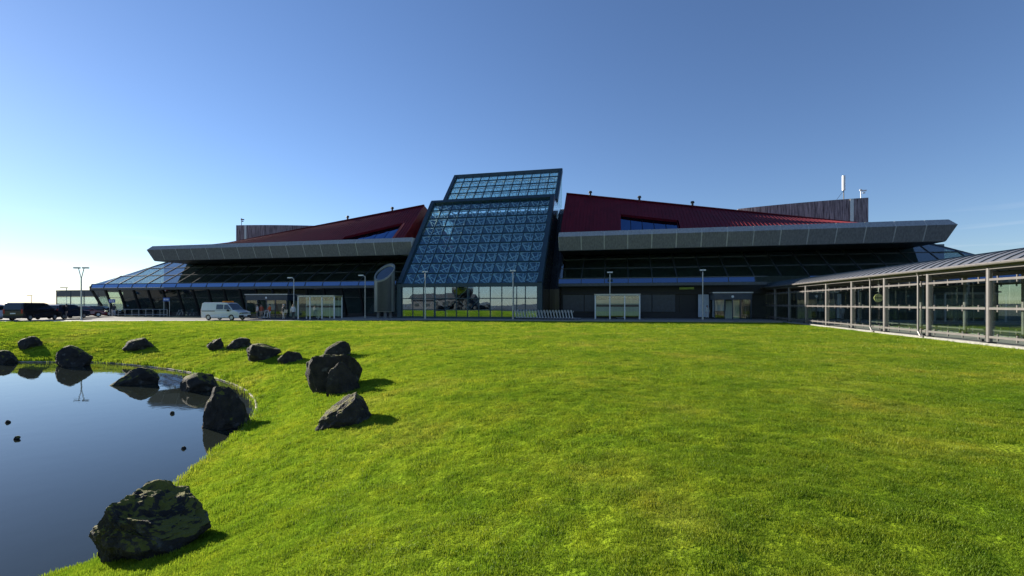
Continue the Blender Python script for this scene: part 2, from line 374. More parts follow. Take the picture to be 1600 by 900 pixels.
RZ = [.34, 1.12, 2.45, 3.78]
for z in RZ[1:3]: frame.bar((UL, TV, z), (UR, TV, z), .08, .1)
for i in range(NC + 1): frame.bar((UL + i * CW, TV, .2), (UL + i * CW, TV, 3.9), .1, .12, (0, 1, 0))
tf = part('tower_frame', frame, M['steel_dark'], T)
pm = MB().box((0, 0, 0), (CW - .06, L / 9 - .05, .03)).mesh('pane', M['tower_glass'])
for i in range(NC):
    for j in range(9):
        p = slope_pt(S0, S1, (j + .5) / 9)
        link('pane', pm, tf, (UL + (i + .5) * CW, *p), (ang + R(rnd.uniform(-.25, .25)), R(rnd.uniform(-.25, .25)), 0))
pm2 = MB().box((0, 0, 0), (CW - .06, L2 / 5 - .05, .03)).mesh('pane', M['tower_glass'])
for i in range(NC):
    for j in range(5):
        p = slope_pt(U0, U1, (j + .5) / 5)
        link('pane', pm2, tf, (UL + (i + .5) * CW, *p), (ang2 + R(rnd.uniform(-.3, .3)), R(rnd.uniform(-.3, .3)), 0))
for j in range(3):
    h = RZ[j + 1] - RZ[j]; q = MB().box((0, 0, 0), (CW - .05, .03, h - .05)).mesh('pane', M['band_glass'])
    for i in range(NC): link('pane', q, tf, (UL + (i + .5) * CW, TV, (RZ[j] + RZ[j + 1]) / 2), (R(rnd.uniform(-.1, .1)), 0, R(rnd.uniform(-.15, .15))))
# --- space frame of white tubes behind the glass
sf = MB()
def space(a, b, cols, rows, depth, r=.055):
    an = math.atan2(b[1] - a[1], b[0] - a[0]); n = (math.sin(an), -math.cos(an)); dc = (UR - UL) / cols
    O = lambda i, j: (UL + i * dc, *[slope_pt(a, b, j / rows)[k] + n[k] * .18 for k in (0, 1)])
    I = lambda i, j: (UL + (i + .5) * dc, *[slope_pt(a, b, (j + .5) / rows)[k] + n[k] * depth for k in (0, 1)])
    for i in range(cols):
        for j in range(rows):
            for (x, y) in ((0, 0), (1, 0), (0, 1), (1, 1)): sf.tube(I(i, j), O(i + x, j + y), r * .8, n=5)
            if i < cols - 1: sf.tube(I(i, j), I(i + 1, j), r, n=5)
            if j < rows - 1: sf.tube(I(i, j), I(i, j + 1), r, n=5)
space(S0, S1, 12, 9, .95, .085); space(U0, U1, 12, 5, .9, .06)
for i in range(6):
    nn = (math.sin(ang), -math.cos(ang))
    for j in range(9):
        o1, o2 = ([slope_pt(S0, S1, (j + q) / 9)[k] + nn[k] * .42 for k in (0, 1)] for q in (0, 1)); ca, cb = UL + 2 * i * CW, UL + 2 * (i + 1) * CW
        sf.tube((ca, *o1), (cb, *o2), .05, n=5); sf.tube((cb, *o1), (ca, *o2), .05, n=5)
    a, b = UL + i * 2 * CW, UL + (i + 1) * 2 * CW
    sf.tube((a, TV + .4, 1.1), (b, TV + .4, 3.75), .06, n=6); sf.tube((a, TV + .4, 3.75), (b, TV + .4, 1.1), .06, n=6)
    sf.tube((a, TV + .5, 0), (a, TV + .5, 4.0), .1, n=8)
part('space_frame', sf, M['white_tube'], T)
# --- body behind the glass: side walls, floors, back
for u, s, zb_ in ((UL - .5, -1, 10.2), (UR + .5, 1, 13.5)):
    q = lambda z: S0[0] + (z - S0[1]) * (S1[0] - S0[0]) / (S1[1] - S0[1])
    part('side_wall', MB().solid([(u, TV + .3, 0), (u, TV + .3, 3.9), (u, q(zb_) + .2, zb_ - .1), (u, 71.3, zb_ - .1), (u, 71.3, 0)], (s * .12, 0, 0)), M['flank'], T)
    part('side_glass', MB().solid([(u, q(zb_) + .2, zb_), (u, S1[0], S1[1] - .4), (u, 71, 15.8), (u, 71, zb_)], (s * .05, 0, 0)), M['walk_glass'], T)
    part('side_glass', MB().solid([(u - s * .2, 65.4, 16.3), (u - s * .2, 70.7, 21.7), (u - s * .2, 70.7, 16.3)], (s * .04, 0, 0)), M['walk_glass'], T)
fl = MB()
fl.b2((UL - .4, 57.5, 4.3), (UR + .4, 71, 4.55)); fl.b2((UL - .4, 62, 8.6), (UR + .4, 71, 8.9)); fl.b2((UL - .4, 65.4, 14.6), (UR + .4, 71, 14.9)); fl.b2((UL - .4, TV + .2, .12), (UR + .4, 71, .16))
part('floor_slab', fl, M['floor_in'], T)
bk = MB(); bk.b2((UL - 1, 71.2, 0), (UR + 1, 71.5, 16.2)); bk.b2((UL + 2.5, 62.2, 4.55), (UR - 2.5, 62.5, 8.6))
part('back_wall', bk, M['interior'], T)
part('rear_glass', MB().b2((UL - .4, 70.9, 16.4), (UR + .4, 70.96, 21.8)), M['walk_glass'], T)
part('ledge', MB().b2((UL - .5, 61.7, 15.5), (UR + .5, 65.2, 15.8)), M['steel_dark'], T)
for ua, ub in ((UR + .64, -6.95), (-27.72, UL - .64)):
    F_ = part('flank_wall', MB().solid([(ua, 56.2, 0), (ua, 56.2, 3.6), (ua, 64.6, 14.2), (ua, 66, 15.0), (ua, 66, 0)], (ub - ua, 0, 0)), M['flank'], T)
    for k in range(3):
        u = ua + (ub - ua) * (k + .5) / 3
        part('fin', MB().bar((u, 56.1, 0), (u, 56.1, 3.6), .1, .2, (0, 1, 0)).bar((u, 56.1, 3.6), (u, 64.55, 14.3), .1, .22, (0, -.75, .66)), M['flank'], F_)

# --- wings
def clip(poly, f):
    out = []
    for i in range(len(poly)):
        a, b = poly[i], poly[(i + 1) % len(poly)]; fa, fb = f(a), f(b)
        if fa >= 0: out.append(a)
        if (fa >= 0) != (fb >= 0):
            t = fa / (fa - fb); out.append(tuple(a[k] + (b[k] - a[k]) * t for k in range(len(a))))
    return out
EV, EZ0, EZ1 = 55.0, 3.9, 4.2
SV0, SZ0, SV1, SZ1 = 55.36, 4.8, 62.1, 8.76
sn = Vector((0, -(SZ1 - SZ0), SV1 - SV0)).normalized()
def wing(s, uin, uout, ufin, NB, notch=None, fin_in=None):
    fr = MB(); uu = [uin + (uout - uin) * i / NB for i in range(NB + 1)]
    lim = lambda V: uout - s * (V - EV)                        # hip line
    W = part('wing_frame', MB().b2((min(uin, uout), EV - .02, EZ0 - .04), (max(uin, uout), EV + .1, EZ0 - .01)) if not notch else MB().b2((uin, EV - .02, EZ0 - .04), (notch[0], EV + .1, EZ0 - .01)), M['steel_black'], T)
    segs = [(min(uin, uout), max(uin, uout))]
    if notch: segs = [(uin, notch[0]), (notch[1], uout)]
    for a, b in segs:
        fr.b2((a, EV, EZ0), (b, EV + .25, EZ1)); fr.bar((a, EV + .33, SZ0), (b, EV + .33, SZ0), .1, .1)
    inn = lambda u: not notch or u <= notch[0] + .01 or u >= notch[1] - .01
    for i, u in enumerate(uu):
        if inn(u): fr.bar((u, EV + .02, EZ1), (u, SV0, SZ0), .08, .1, (0, -.9, .4))
        Vt = min(SV1, EV + abs(uout - u));
        if Vt > SV0 + .1:
            t = (Vt - SV0) / (SV1 - SV0); fr.bar((u, SV0, SZ0), (u, Vt, SZ0 + (SZ1 - SZ0) * t), .09, .14, sn)
    for t in (.333, .667):
        V = SV0 + (SV1 - SV0) * t; fr.bar((uin, V, SZ0 + (SZ1 - SZ0) * t), (lim(V), V, SZ0 + (SZ1 - SZ0) * t), .07, .12, sn)
    fr.bar((uout, EV, EZ1 + .1), (lim(SV1), SV1, SZ1), .16, .2, (s, 0, 1))
    # far end slope and back edge
    fr.b2((uout - s * .25, EV, EZ0), (uout, 92, EZ1))
    part('glazing_bars', fr, M['mullion'], W)
    for i in range(NB):
        a, b = uu[i] + s * .04, uu[i + 1] - s * .04
        if inn((a + b) / 2):
            part('pane', MB().solid([(a, EV + .04, EZ1 + .02), (b, EV + .04, EZ1 + .02), (b, SV0 - .04, SZ0 - .02), (a, SV0 - .04, SZ0 - .02)], (0, .03, -.01)), M['strip_glass'], W)
        for j in range(3):
            Va, Vb = SV0 + (SV1 - SV0) * (j / 3 + .008), SV0 + (SV1 - SV0) * ((j + 1) / 3 - .008)
            pol = clip([(a, Va), (b, Va), (b, Vb), (a, Vb)], lambda p: (lim(p[1]) - p[0]) * s)
            if len(pol) < 3: continue
            jit = rnd.uniform(-.012, .012)
            f = lambda V: SZ0 + (SZ1 - SZ0) * (V - SV0) / (SV1 - SV0)
            part('pane', MB().solid([(p[0], p[1], f(p[1]) + jit * (p[1] - Va)) for p in pol], sn * -.03), M['wing_glass'], W)
    # hip end sheet
    part('end_pane', MB().solid([(uout - s * .3, EV + .4, SZ0), (lim(SV1), SV1, SZ1 - .05), (lim(SV1), 92, SZ1 - .05), (uout - s * .3, 92, SZ0)], (0, 0, -.04)), M['wing_glass'], W)
    # concrete eaves
    crease, top, bot = (EV, 9.7), (EV + .5, 10.3), (EV + .65, 8.15)
    fin_in = uin if fin_in is None else fin_in; NBf = max(1, round(abs(ufin - fin_in) / 2.65)); fu = [fin_in + (ufin - fin_in) * i / NBf for i in range(NBf + 1)]
    core = MB(); c = .02
    core.solid([(fin_in, EV + c, 9.7), (fin_in, EV + .5 + c, 10.27), (fin_in, 92, 10.27), (fin_in, 92, 8.25), (fin_in, EV + .65 + c, 8.18)], (ufin - s * .75 - fin_in, 0, 0))
    E = part('concrete_eave', core, M['joint'], T)
    g = .06
    for i in range(NBf):
        a, b = fu[i] + s * g, fu[i + 1] - s * g; last = i == NBf - 1
        bt, bb = (b - s * .5, b - s * .65) if last else (b, b)
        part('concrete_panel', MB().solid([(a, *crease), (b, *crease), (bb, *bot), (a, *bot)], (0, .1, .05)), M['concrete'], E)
        part('concrete_panel', MB().solid([(a, EV + .002, 9.705), (b, EV + .002, 9.705), (bt, *top), (a, *top)], (0, .08, -.06)), M['concrete_skylit'], E)
    e2 = MB()
    e2.solid([(ufin, EV + .06, 9.7), (ufin, 92, 9.7), (ufin - s * .65, 92, 8.15), (ufin - s * .65, EV + .66, 8.15)], (-s * .1, 0, 0)); e2.solid([(ufin, EV + .06, 9.705), (ufin, 92, 9.705), (ufin - s * .5, 92, 10.3), (ufin - s * .5, EV + .52, 10.3)], (-s * .1, 0, -.02))
    part('end_panel', e2, M['concrete'], E)
    part('soffit', MB().b2((min(uin, ufin - s * .7), EV + .7, 8.1), (max(uin, ufin - s * .7), 63, 8.16)), M['steel_black'], E)
    part('roof_deck', MB().b2((min(uin, ufin - s * .6), EV + .6, 10.2), (max(uin, ufin - s * .6), 92, 10.3)), M['roof_grey'], T)
    # inside
    ib = MB(); ib.b2((uin, 63.2, 0), (lim(63.2), 63.5, 8.7)); ib.b2((min(uin, lim(58)), 59.5, 4.0), (max(uin, lim(58)), 63.2, 4.35)); ib.b2((min(uin, uout - s * 2), 56.7, .02), (max(uin, uout - s * 2), 63.2, .08))
    ib.b2((min(uin, lim(60)), 62.6, 4.35), (max(uin, lim(60)), 62.8, 8.6))
    part('inner_wall', ib, M['interior'], T)
    return W, uu
WL, uuL = wing(-1, -27.75, -78.1, -67.4, 19, fin_in=-25.62)
WR, uuR = wing(1, -6.9, 41.0, 32.8, 18, notch=(15.55, 21.0))
part('end_wall', MB().b2((-77, 63.2, 0), (-70.2, 63.5, 4.4)), M['interior'], T)
part('end_wall', MB().b2((-74.6, 57.2, 0), (-74.4, 63.2, 4.2)), M['interior'], T)
# lower wall, left: leaning glass with raking struts
lo = MB()
for u in uuL[1:]:
    du = 1.2 if u == uuL[-1] else 0
    lo.bar((u, EV + .3, EZ0 + .05), (u + du, 56.65, 0), .22, .3, (0, 1, 0))
lo.b2((-77.3, 56.5, 0), (-27.75, 56.9, .55)); lo.bar((-78, EV + .75, 2.7), (-27.75, EV + .75, 2.7), .08, .08)
LW = part('leaning_struts', lo, M['steel_black'], T)
for i in range(len(uuL) - 1):
    a, b = uuL[i] - .12, uuL[i + 1] + .12
    if -49.5 < (a + b) / 2 < -41: continue
    for (z0, z1) in ((.58, 2.64), (2.74, 3.86)):
        f = lambda z: EV + .3 + (EZ0 - z) / EZ0 * 1.35
        part('pane', MB().solid([(a, f(z0), z0), (b + (1.0 if i == 18 else 0), f(z0), z0), (b, f(z1), z1), (a, f(z1), z1)], (0, .03, 0)), M['wing_glass'], LW)
# lower wall, right: dark panels
rw = MB(); rw.b2((-6.9, 57.9, 0), (38, 58.1, 4.0)); rw.b2((-6.9, 57.5, 2.98), (38, 57.88, 3.12)); rw.b2((-6.9, 57.6, 0), (9.5, 57.88, .75))
RW = part('lower_wall', rw, M['steel_black'], T)
mpan = MB().box((0, 0, 0), (2.55, .08, 2.05)).mesh('wall_panel', M['dark_panel'])
for i in range(5): link('wall_panel', mpan, RW, (-5.4 + i * 2.65, 57.8, 1.86 + .05))
part('door_recess', MB().b2((7.0, 57.82, .1), (9.6, 57.88, 2.9)), M['steel_black'], RW)
tag(part('lit_sign', MB().b2((6.9, 57.3, 3.5), (8.5, 57.42, 3.75)), M['sign_green'], RW))
tag(part('poster_panel', MB().b2((8.95, 57.3, .3), (10.1, 57.4, 2.9)), M['sign_white'], RW))
# --- red roof
def red(s, uin, uend, zin, zslope, win):
    V0_, V1_, zb = 57.0, 64.0, 10.33; mb = MB(); n = int(abs(uend - uin) / .42); gl = None
    zr = lambda u: max(zb + .02, zin - zslope * abs(u - uin))
    pt = lambda u, t, o=0: (u, V0_ + (V1_ - V0_) * t - o * .7, zb + (zr(u) - zb) * t + o * .7)
    wa, wb, ta, tb_ = win
    def t0(u): return ta + (tb_ - ta) * (u - wa) / (wb - wa) if wa < u < wb else 0.0
    for i in range(n):
        a, b = uin + (uend - uin) * i / n, uin + (uend - uin) * (i + 1) / n; mid = (a + b) / 2
        inside = wa < mid < wb; q = (lambda u: min(max(ta + (tb_ - ta) * (u - wa) / (wb - wa), 0), 1)) if inside else (lambda u: 0)
        mb.add([pt(a, q(a)), pt(b, q(b)), pt(b, 1), pt(a, 1)], [(0, 1, 2, 3)])
        mb.bar(pt(a, q(a), .02), pt(a, 1, .02), .05, .05, (0, -.7, .7))
        mb.add([(a, V1_, zr(a)), (b, V1_, zr(b)), (b, 84, zb), (a, 84, zb)], [(0, 1, 2, 3)])
    mb.add([pt(uin, 0), pt(uin, 1), (uin, 84, zb)], [(0, 1, 2)])
    mb.bar(pt(uin, 1, .08), pt(uend, 1, .08), .3, .12, (0, 0, 1))
    rf = part('red_roof', mb, M['red'], T)
    # window recess
    rv = MB(); o = -.35
    rv.add([pt(wa, 0), pt(wa, ta), pt(wa, ta, o), pt(wa, 0, o)], [(0, 1, 2, 3)]); rv.add([pt(wb, 0), pt(wb, tb_), pt(wb, tb_, o), pt(wb, 0, o)], [(0, 1, 2, 3)]); rv.add([pt(wa, ta), pt(wb, tb_), pt(wb, tb_, o), pt(wa, ta, o)], [(0, 1, 2, 3)])
    w = part('roof_window', rv, M['red'], rf)
    k = 5
    for i in range(k):
        a, b = wa + (wb - wa) * (i + .03) / k, wa + (wb - wa) * (i + .97) / k; fa, fb = (ta + (tb_ - ta) * (a - wa) / (wb - wa)), (ta + (tb_ - ta) * (b - wa) / (wb - wa))
        part('pane', MB().solid([pt(a, 0, o), pt(b, 0, o), pt(b, max(fb, .01), o), pt(a, max(fa, .01), o)], (0, .03, -.03)), M['sky_glass'], w)
    part('window_backing', MB().solid([pt(wa, 0, o - .1), pt(wb, 0, o - .1), pt(wb, tb_, o - .1), pt(wa, ta, o - .1)], (0, .05, -.05)), M['steel_black'], w)
    return rf, zr
rfR, zrR = red(1, -6.9, 32.0, 16.83, .153, (0.1, 6.9, .52, .36))
rfL, zrL = red(-1, -27.7, -66.3, 16.2, .134, (-37.2, -29.4, .16, .50))
for u, zr_, rf in ((-3.7, zrR, rfR), (2.7, zrR, rfR), (9.3, zrR, rfR), (-40.2, zrL, rfL), (-32.8, zrL, rfL)):
    part('roof_vent', MB().tube((u, 64, zr_(u) - .1), (u, 64, zr_(u) + .5), .14).tube((u, 64, zr_(u) + .45), (u, 64, zr_(u) + .68), .26, .2), M['steel_black'], rf)
# --- stained concrete walls standing on the roof ends
for s, ue, tilt in ((1, 32.3, 0), (-1, -66.9, 0)):
    pts = []
    ui = ue - s * 15
    for k in range(25):
        t = k / 24; pts.append((ue - s * 15.0 * t, 71 + 4.2 * t * t * .6 + 1.7 * t))
    back = [(x, y + 2.2) for x, y in reversed(pts)]
    ring = pts + back; n = len(ring); mb = MB()
    top = lambda x: 15.9 - .0 * abs(x - ue)
    mb.add([(x, y, 10.2) for x, y in ring] + [(x, y, top(x)) for x, y in ring], [tuple(range(2 * n - 1, n - 1, -1))] + [(i, (i + 1) % n, n + (i + 1) % n, n + i) for i in range(n)])
    D = part('stair_wall', mb, M['drum'], T, smooth=40)
    x, y = pts[3]; part('downpipe', MB().bar((x, y - .1, 10.3), (x, y - .1, 15.85), .42, .12, (0, 1, 0)), M['galv'], D)
    if s > 0:
        x, y = pts[4]
        A = part('antenna', MB().tube((x, y + .6, 15.85), (x, y + .6, 17.4), .06).path([(x - .9, y + .6, 15.9), (x, y + .6, 17.2)], .02, 5), M['steel_black'], D)
        part('antenna_panel', MB().tube((x, y + .6, 17.2), (x, y + .6, 19.2), .2, n=12), M['white'], A, smooth=40)
    x, y = pts[1]; cm = MB().tube((x, y + .5, 15.85), (x, y + .5, 17.0), .05).ball((x, y + .5, 17.05), .17).box((x + .35, y + .4, 16.95), (.5, .2, .16)).box((x + .3, y + .4, 16.65), (.3, .16, .16))
    part('roof_floodlight', cm, M['white'] if s > 0 else M['steel_black'], D)
# --- entrance lobbies
def lobby(u0, u1, v0, v1):
    mb = MB()
    for u in (u0, u0 + (u1 - u0) * .28, u0 + (u1 - u0) * .5, u0 + (u1 - u0) * .72, u1):
        mb.bar((u, v0, 0), (u, v0, 2.3), .1, .1, (0, 1, 0))
    for u in (u0, u1): mb.bar((u, v1, 0), (u, v1, 2.3), .1, .1, (0, 1, 0))
    mb.b2((u0 - .1, v0 - .05, 2.3), (u1 + .1, v1, 3.0))
    Lb = part('entrance_lobby', mb, M['dark_panel'], T)
    part('roof_edge', MB().b2((u0 - .2, v0 - .15, 3.0), (u1 + .2, v1, 3.12)), M['galv'], Lb)
    part('floor', MB().b2((u0, v0, .04), (u1, v1 + 4, .07)), M['paving'], Lb)
    for k, (a, b) in enumerate(((0, .28), (.28, .5), (.5, .72), (.72, 1))):
        if k == 1: continue
        part('pane', MB().b2((u0 + (u1 - u0) * a + .06, v0 - .02, .1), (u0 + (u1 - u0) * b - .06, v0 + .02, 2.28)), M['walk_glass'], Lb)
    for u in (u0, u1): part('pane', MB().b2((u - .02, v0 + .1, .1), (u + .02, v1 - .1, 2.28)), M['walk_glass'], Lb)
    part('poster', MB().b2((u0 + .3, v1 - .3, 1.0), (u0 + 1.6, v1 - .24, 2.2)), M['sign_white'], Lb)
    part('inner_door', MB().b2((u1 - 2.2, v1 - .3, .1), (u1 - .7, v1 - .24, 2.2)), M['frost'], Lb)
    part('ceiling_lamp', MB().tube((.5 * (u0 + u1), v0 - .08, 2.62), (.5 * (u0 + u1), v0 - .04, 2.62), .14, n=12), M['white'], Lb)
lobby(-48.3, -42.1, 53.0, 56.6); lobby(10.3, 14.0, 55.2, 57.6)
# --- glazed annexe by the far end
A = thing('glass_annexe', 'small flat-roofed glass annexe beside the terminal tip', 'building', (-90.7, 64, 0))
an = MB(); an.b2((-95.6, 62, 3.95), (-84, 69, 4.15)); an.b2((-95.6, 62, 0), (-84, 69, .3))
for u in (-95.5, -92.3, -89.3, -86.2): an.bar((u, 62.06, 0), (u, 62.06, 4), .12, .12, (0, 1, 0))
for u in (-95.5, -84.1): an.bar((u, 68.9, 0), (u, 68.9, 4), .12, .12, (0, 1, 0))
an.b2((-95.5, 62, 2.95), (-84, 62.1, 3.05)); af = part('frame', an, M['steel_dark'], A)
for a, b in ((-95.4, -92.4), (-92.2, -89.4), (-89.2, -86.3), (-86.1, -84.1)):
    part('pane', MB().b2((a, 62.03, .32), (b, 62.06, 2.93)), M['band_glass'], A); part('spandrel_panel', MB().b2((a, 62.03, 3.07), (b, 62.07, 3.93)), M['dark_panel'], A)
part('pane', MB().b2((-95.55, 62.2, .32), (-95.5, 68.8, 3.93)), M['walk_glass'], A)
part('pane', MB().b2((-95.4, 68.9, .32), (-84.2, 68.94, 3.93)), M['walk_glass'], A)

# ------------------------------------------------------------------ covered walkway
WK = thing('covered_walkway', 'long glazed walkway with curved grey metal roof crossing the lawn', 'walkway', (18.3, 36, 0))
ua, ub = 16.2, 20.4; VS = [4.2 + 4.2 * k for k in range(15)]     # 4.2 .. 63
va, vb = VS[0], VS[-1]
part('floor_slab', MB().b2((ua - .02, va, -.2), (ub + .25, vb, .06)), M['paving'], WK)
part('plinth', MB().b2((ua - .2, va, -.2), (ua - .022, vb, .11)), M['kerb'], WK)
part('plinth', MB().b2((ub + .02, va, -.2), (ub + .32, vb, .11)), M['kerb'], WK)
def arc(k, n=12, o=0):
    t = k / n; a = (t - .5) * 2 * R(33); Rr = 2.55 / math.sin(R(33))
    return (18.3 + (Rr + o) * math.sin(a), 3.62 + (Rr + o) * (math.cos(a) - math.cos(R(33))))
pn = MB(); PW = .7
for k in range(12):
    (x0, z0), (x1, z1) = arc(k), arc(k + 1); (x2, z2), (x3, z3) = arc(k, o=.03), arc(k + 1, o=.03)
    pn.add([(x0 - 18.3, 0, z0), (x1 - 18.3, 0, z1), (x3 - 18.3, 0, z3), (x2 - 18.3, 0, z2), (x0 - 18.3, PW - .005, z0), (x1 - 18.3, PW - .005, z1), (x3 - 18.3, PW - .005, z3), (x2 - 18.3, PW - .005, z2)], [(0, 1, 2, 3), (7, 6, 5, 4), (3, 2, 6, 7), (0, 4, 5, 1)])
    (x4, z4), (x5, z5) = arc(k, o=.085), arc(k + 1, o=.085)
    pn.bar(((x2 + x4) / 2 - 18.3, .025, (z2 + z4) / 2), ((x3 + x5) / 2 - 18.3, .025, (z3 + z5) / 2), .035, .07, (0, 0, 1), 1)
pmesh = pn.mesh('roof_panel', [M['zinc'], M['steel_dark']])
for i in range(int((vb - va) / PW)): link('roof_panel', pmesh, WK, (18.3, va + i * PW, 0))
bm_ = MB()
for u, s in ((ua, -1), (ub, 1)):
    bm_.tube((u + s * .42, va, 3.63), (u + s * .42, vb, 3.63), .075, n=8); bm_.bar((u, va, 3.5), (u, vb, 3.5), .12, .2)
for v in VS: bm_.path([(arc(k, 6, -.12)[0], v, arc(k, 6, -.12)[1]) for k in range(7)], .05, 6); bm_.bar((ua, v, 3.45), (ub, v, 3.45), .08, .12)
part('roof_frame', bm_, M['beige_steel'], WK)
post = MB().tube((0, 0, 0), (0, 0, 3.45), .11, n=12).box((0, 0, .08), (.34, .34, .16), 1).box((0, .42, .1), (.1, .1, .3), 1).mesh('post', [M['beige_steel'], M['steel_black']], 40)
rail = MB().bar((0, .11, 0), (0, 4.09, 0), .07, .1)
for k in range(4): rail.box((-.0, .55 + k * 1.03, 0), (.05, .05, .3))
rmesh = rail.mesh('rail', M['beige_steel'])
p1 = MB().box((0, 0, 0), (.02, .99, 1.24)).mesh('pane', M['walk_glass']); p2 = MB().box((0, 0, 0), (.02, 4.0, 2.5)).mesh('pane', M['walk_glass'])
for i, v in enumerate(VS):
    for u in (ua, ub): link('post', post, WK, (u, v, 0))
    if v == VS[-1]: continue
    for z in (.38, 1.65, 2.94): link('rail', rmesh, WK, (ua - .05, v, z)); link('rail', rmesh, WK, (ub + .05, v, z))
    for k in range(4):
        for z in (1.015, 2.3): link('pane', p1, WK, (ua + .03, v + .55 + .0 + k * 1.03 + .0, z))
    link('pane', p2, WK, (ub - .03, v + 2.1, 1.65))
for v in (29.9, 34.9): part('downpipe', MB().path([(ua - .3, v, 3.6), (ua - .22, v, 3.4), (ua - .22, v, .35), (ua - .22, v - .2, .12), (ua - .22, v - .45, .08)], .05, 8), M['beige_steel'], WK)
dsk = thing('round_sign', 'round pale yellow disc sign hanging inside the glazed walkway', 'sign', (17.2, 36.5, 2.25))
lpart('disc', MB().tube((0, -.03, 0), (0, .03, 0), .27, n=20), M['sign_yellow'], dsk); lpart('hanger', MB().tube((0, 0, .26), (0, 0, 1.25), .02), M['galv'], dsk); lpart('stripe', MB().box((0, -.035, 0), (.4, .012, .07)), M['steel_black'], dsk)

# ------------------------------------------------------------------ rocks
def at_px(x, y):                                   # where the line of sight first meets the lawn or the water
    X, Zs = (x - 800) / 732, np.arange(3, 60, .02)
    PP = np.stack([X * Zs, Zs], 1); tt = np.maximum(terrain(PP), WZ); h = EYE - (y - 474) / 732 * Zs
    k = int(np.argmax(h <= tt)); return X * Zs[k], Zs[k], float(tt[k])
def rock(label, x0, x1, y0, y1, depth=.8, seed=1, top=1.0, peak=0, planes=15, sub=4, group=None, rough=.11, name='boulder', cuts=(.62, .95), roll=0, extra=()):
    X, Z, z = at_px((x0 + x1) / 2, y1); w = (x1 - x0) * Z / 732; h = (y1 - y0) * Z / 732 * 1.02; d = w * depth
    rr = random.Random(seed); bm = bmesh.new(); bmesh.ops.create_icosphere(bm, subdivisions=sub, radius=1)
    pl = []
    for _ in range(planes):
        n = Vector((rr.gauss(0, 1), rr.gauss(0, 1), rr.gauss(0, .8))).normalized(); pl.append((n, rr.uniform(*cuts)))
    pl += [(Vector(a).normalized(), b) for a, b in extra]
    off = Vector((rr.uniform(0, 50), rr.uniform(0, 50), 0))
    for v in bm.verts:
        p = v.co.copy()
        for n, dd in pl:
            k = p.dot(n)
            if k > dd: p -= n * (k - dd) * .93
        p += v.co * (mnoise.fractal(v.co * 1.7 + off, 1.0, 2.1, 5) * rough + mnoise.fractal(v.co * 6 + off, .9, 2.1, 4) * rough * .3)
        v.co = p
    xs = [v.co.x for v in bm.verts]; zs = [v.co.z for v in bm.verts]; ys = [v.co.y for v in bm.verts]
    for v in bm.verts:
        t = (v.co.z - min(zs)) / (max(zs) - min(zs)); x = (v.co.x - min(xs)) / (max(xs) - min(xs)) - .5; y = (v.co.y - min(ys)) / (max(ys) - min(ys)) - .5
        k = 1 + (top - 1) * t if top <= 1 else (1 + (1 / top - 1) * (1 - t))
        v.co = ((x * k + peak * t) * w, y * (k * .6 + .4) * d, -h * .5 + t * h * 1.5)
    xs = [v.co.x for v in bm.verts if v.co.z > 0]; mid = (max(xs) + min(xs)) / 2; kx = w / (max(xs) - min(xs))
    for v in bm.verts: v.co.x = (v.co.x - mid) * kx
    me = bpy.data.meshes.new(name); bm.to_mesh(me); bm.free(); me.materials.append(M['rock']); me.shade_smooth(); me.set_sharp_from_angle(angle=R(24))
    o = link(name, me); a, b = cam2w(X * (1 + d * .3 / Z), Z + d * .3); o.location = (a, b, z); o.rotation_euler = (0, -roll, TH)
    return tag(o, label, 'rock', group)
rock('small dark boulder with a round top on the far bank lawn', 30, 61, 526, 545, .8, 2, peak=.1)
rock('low dark boulder at the pond edge beside the small lawn boulder', -14, 26, 548, 568, .8, 3, top=.5)
rock('broad dark boulder standing at the far water edge above the lamp reflection', 87, 140, 541, 573, .8, 14, top=.7)
rock('rounded dark boulder alone on the lawn below the white railing', 196, 238, 529, 548, .8, 5, top=.8)
rock('small blocky boulder with a flat top beside the low slanted boulder', 324, 351, 529, 547, .8, 6, top=1.15, cuts=(.55, .75))
rock('low slanted boulder behind the wide flat-topped boulder', 356, 391, 528, 544, .8, 7, peak=.15)
rock('wide flat-topped boulder, broader above than below, on the bank', 379, 441, 538, 563, .6, 8, top=1.3, cuts=(.5, .72))
rock('small domed boulder between the wide flat-topped boulder and the tall one', 436, 475, 549, 566, .7, 9, top=.6)
rock('peaked boulder half hidden behind the tall standing boulder', 503, 547, 534, 560, .8, 10, top=.5, peak=.15)
rock('tall broad standing boulder, widest at its shoulders, largest on the lawn', 478, 563, 555, 609, .55, 71, top=1.45, planes=9, cuts=(.6, .8), sub=5, extra=(((0, 0, 1), .55), ((.2, -1, .1), .6)))
rock('pointed boulder leaning against the front of the tall standing boulder', 511, 562, 567, 615, .4, 12, top=.5, peak=-.05)
rock('mossy slanted boulder alone on the lawn with a long shadow', 498, 580, 618, 666, .75, 13, top=.75, peak=.06, sub=5, extra=(((-.62, -.25, .74), .38), ((.8, 0, .5), .7)))
rock('wedge-shaped boulder rising from the pond water', 176, 246, 576, 602, .7, 24, top=.35, peak=.2)
rock('rounded loaf-shaped boulder in the water near the curved shore', 282, 344, 584, 612, .7, 15, top=.8)
rock('tall pointed pyramid boulder standing in the water at the shore', 315, 386, 607, 671, .8, 16, top=.25, peak=-.05, cuts=(.6, .85), sub=5)
rock('huge mossy boulder on the near bank, the largest by the pond', 148, 342, 782, 868, .8, 31, top=.85, peak=-.06, extra=(((.45, -.15, .88), .36), ((-.7, -.1, .7), .6), ((0, -.9, .35), .6)), sub=6, rough=.14, planes=17, roll=R(7))
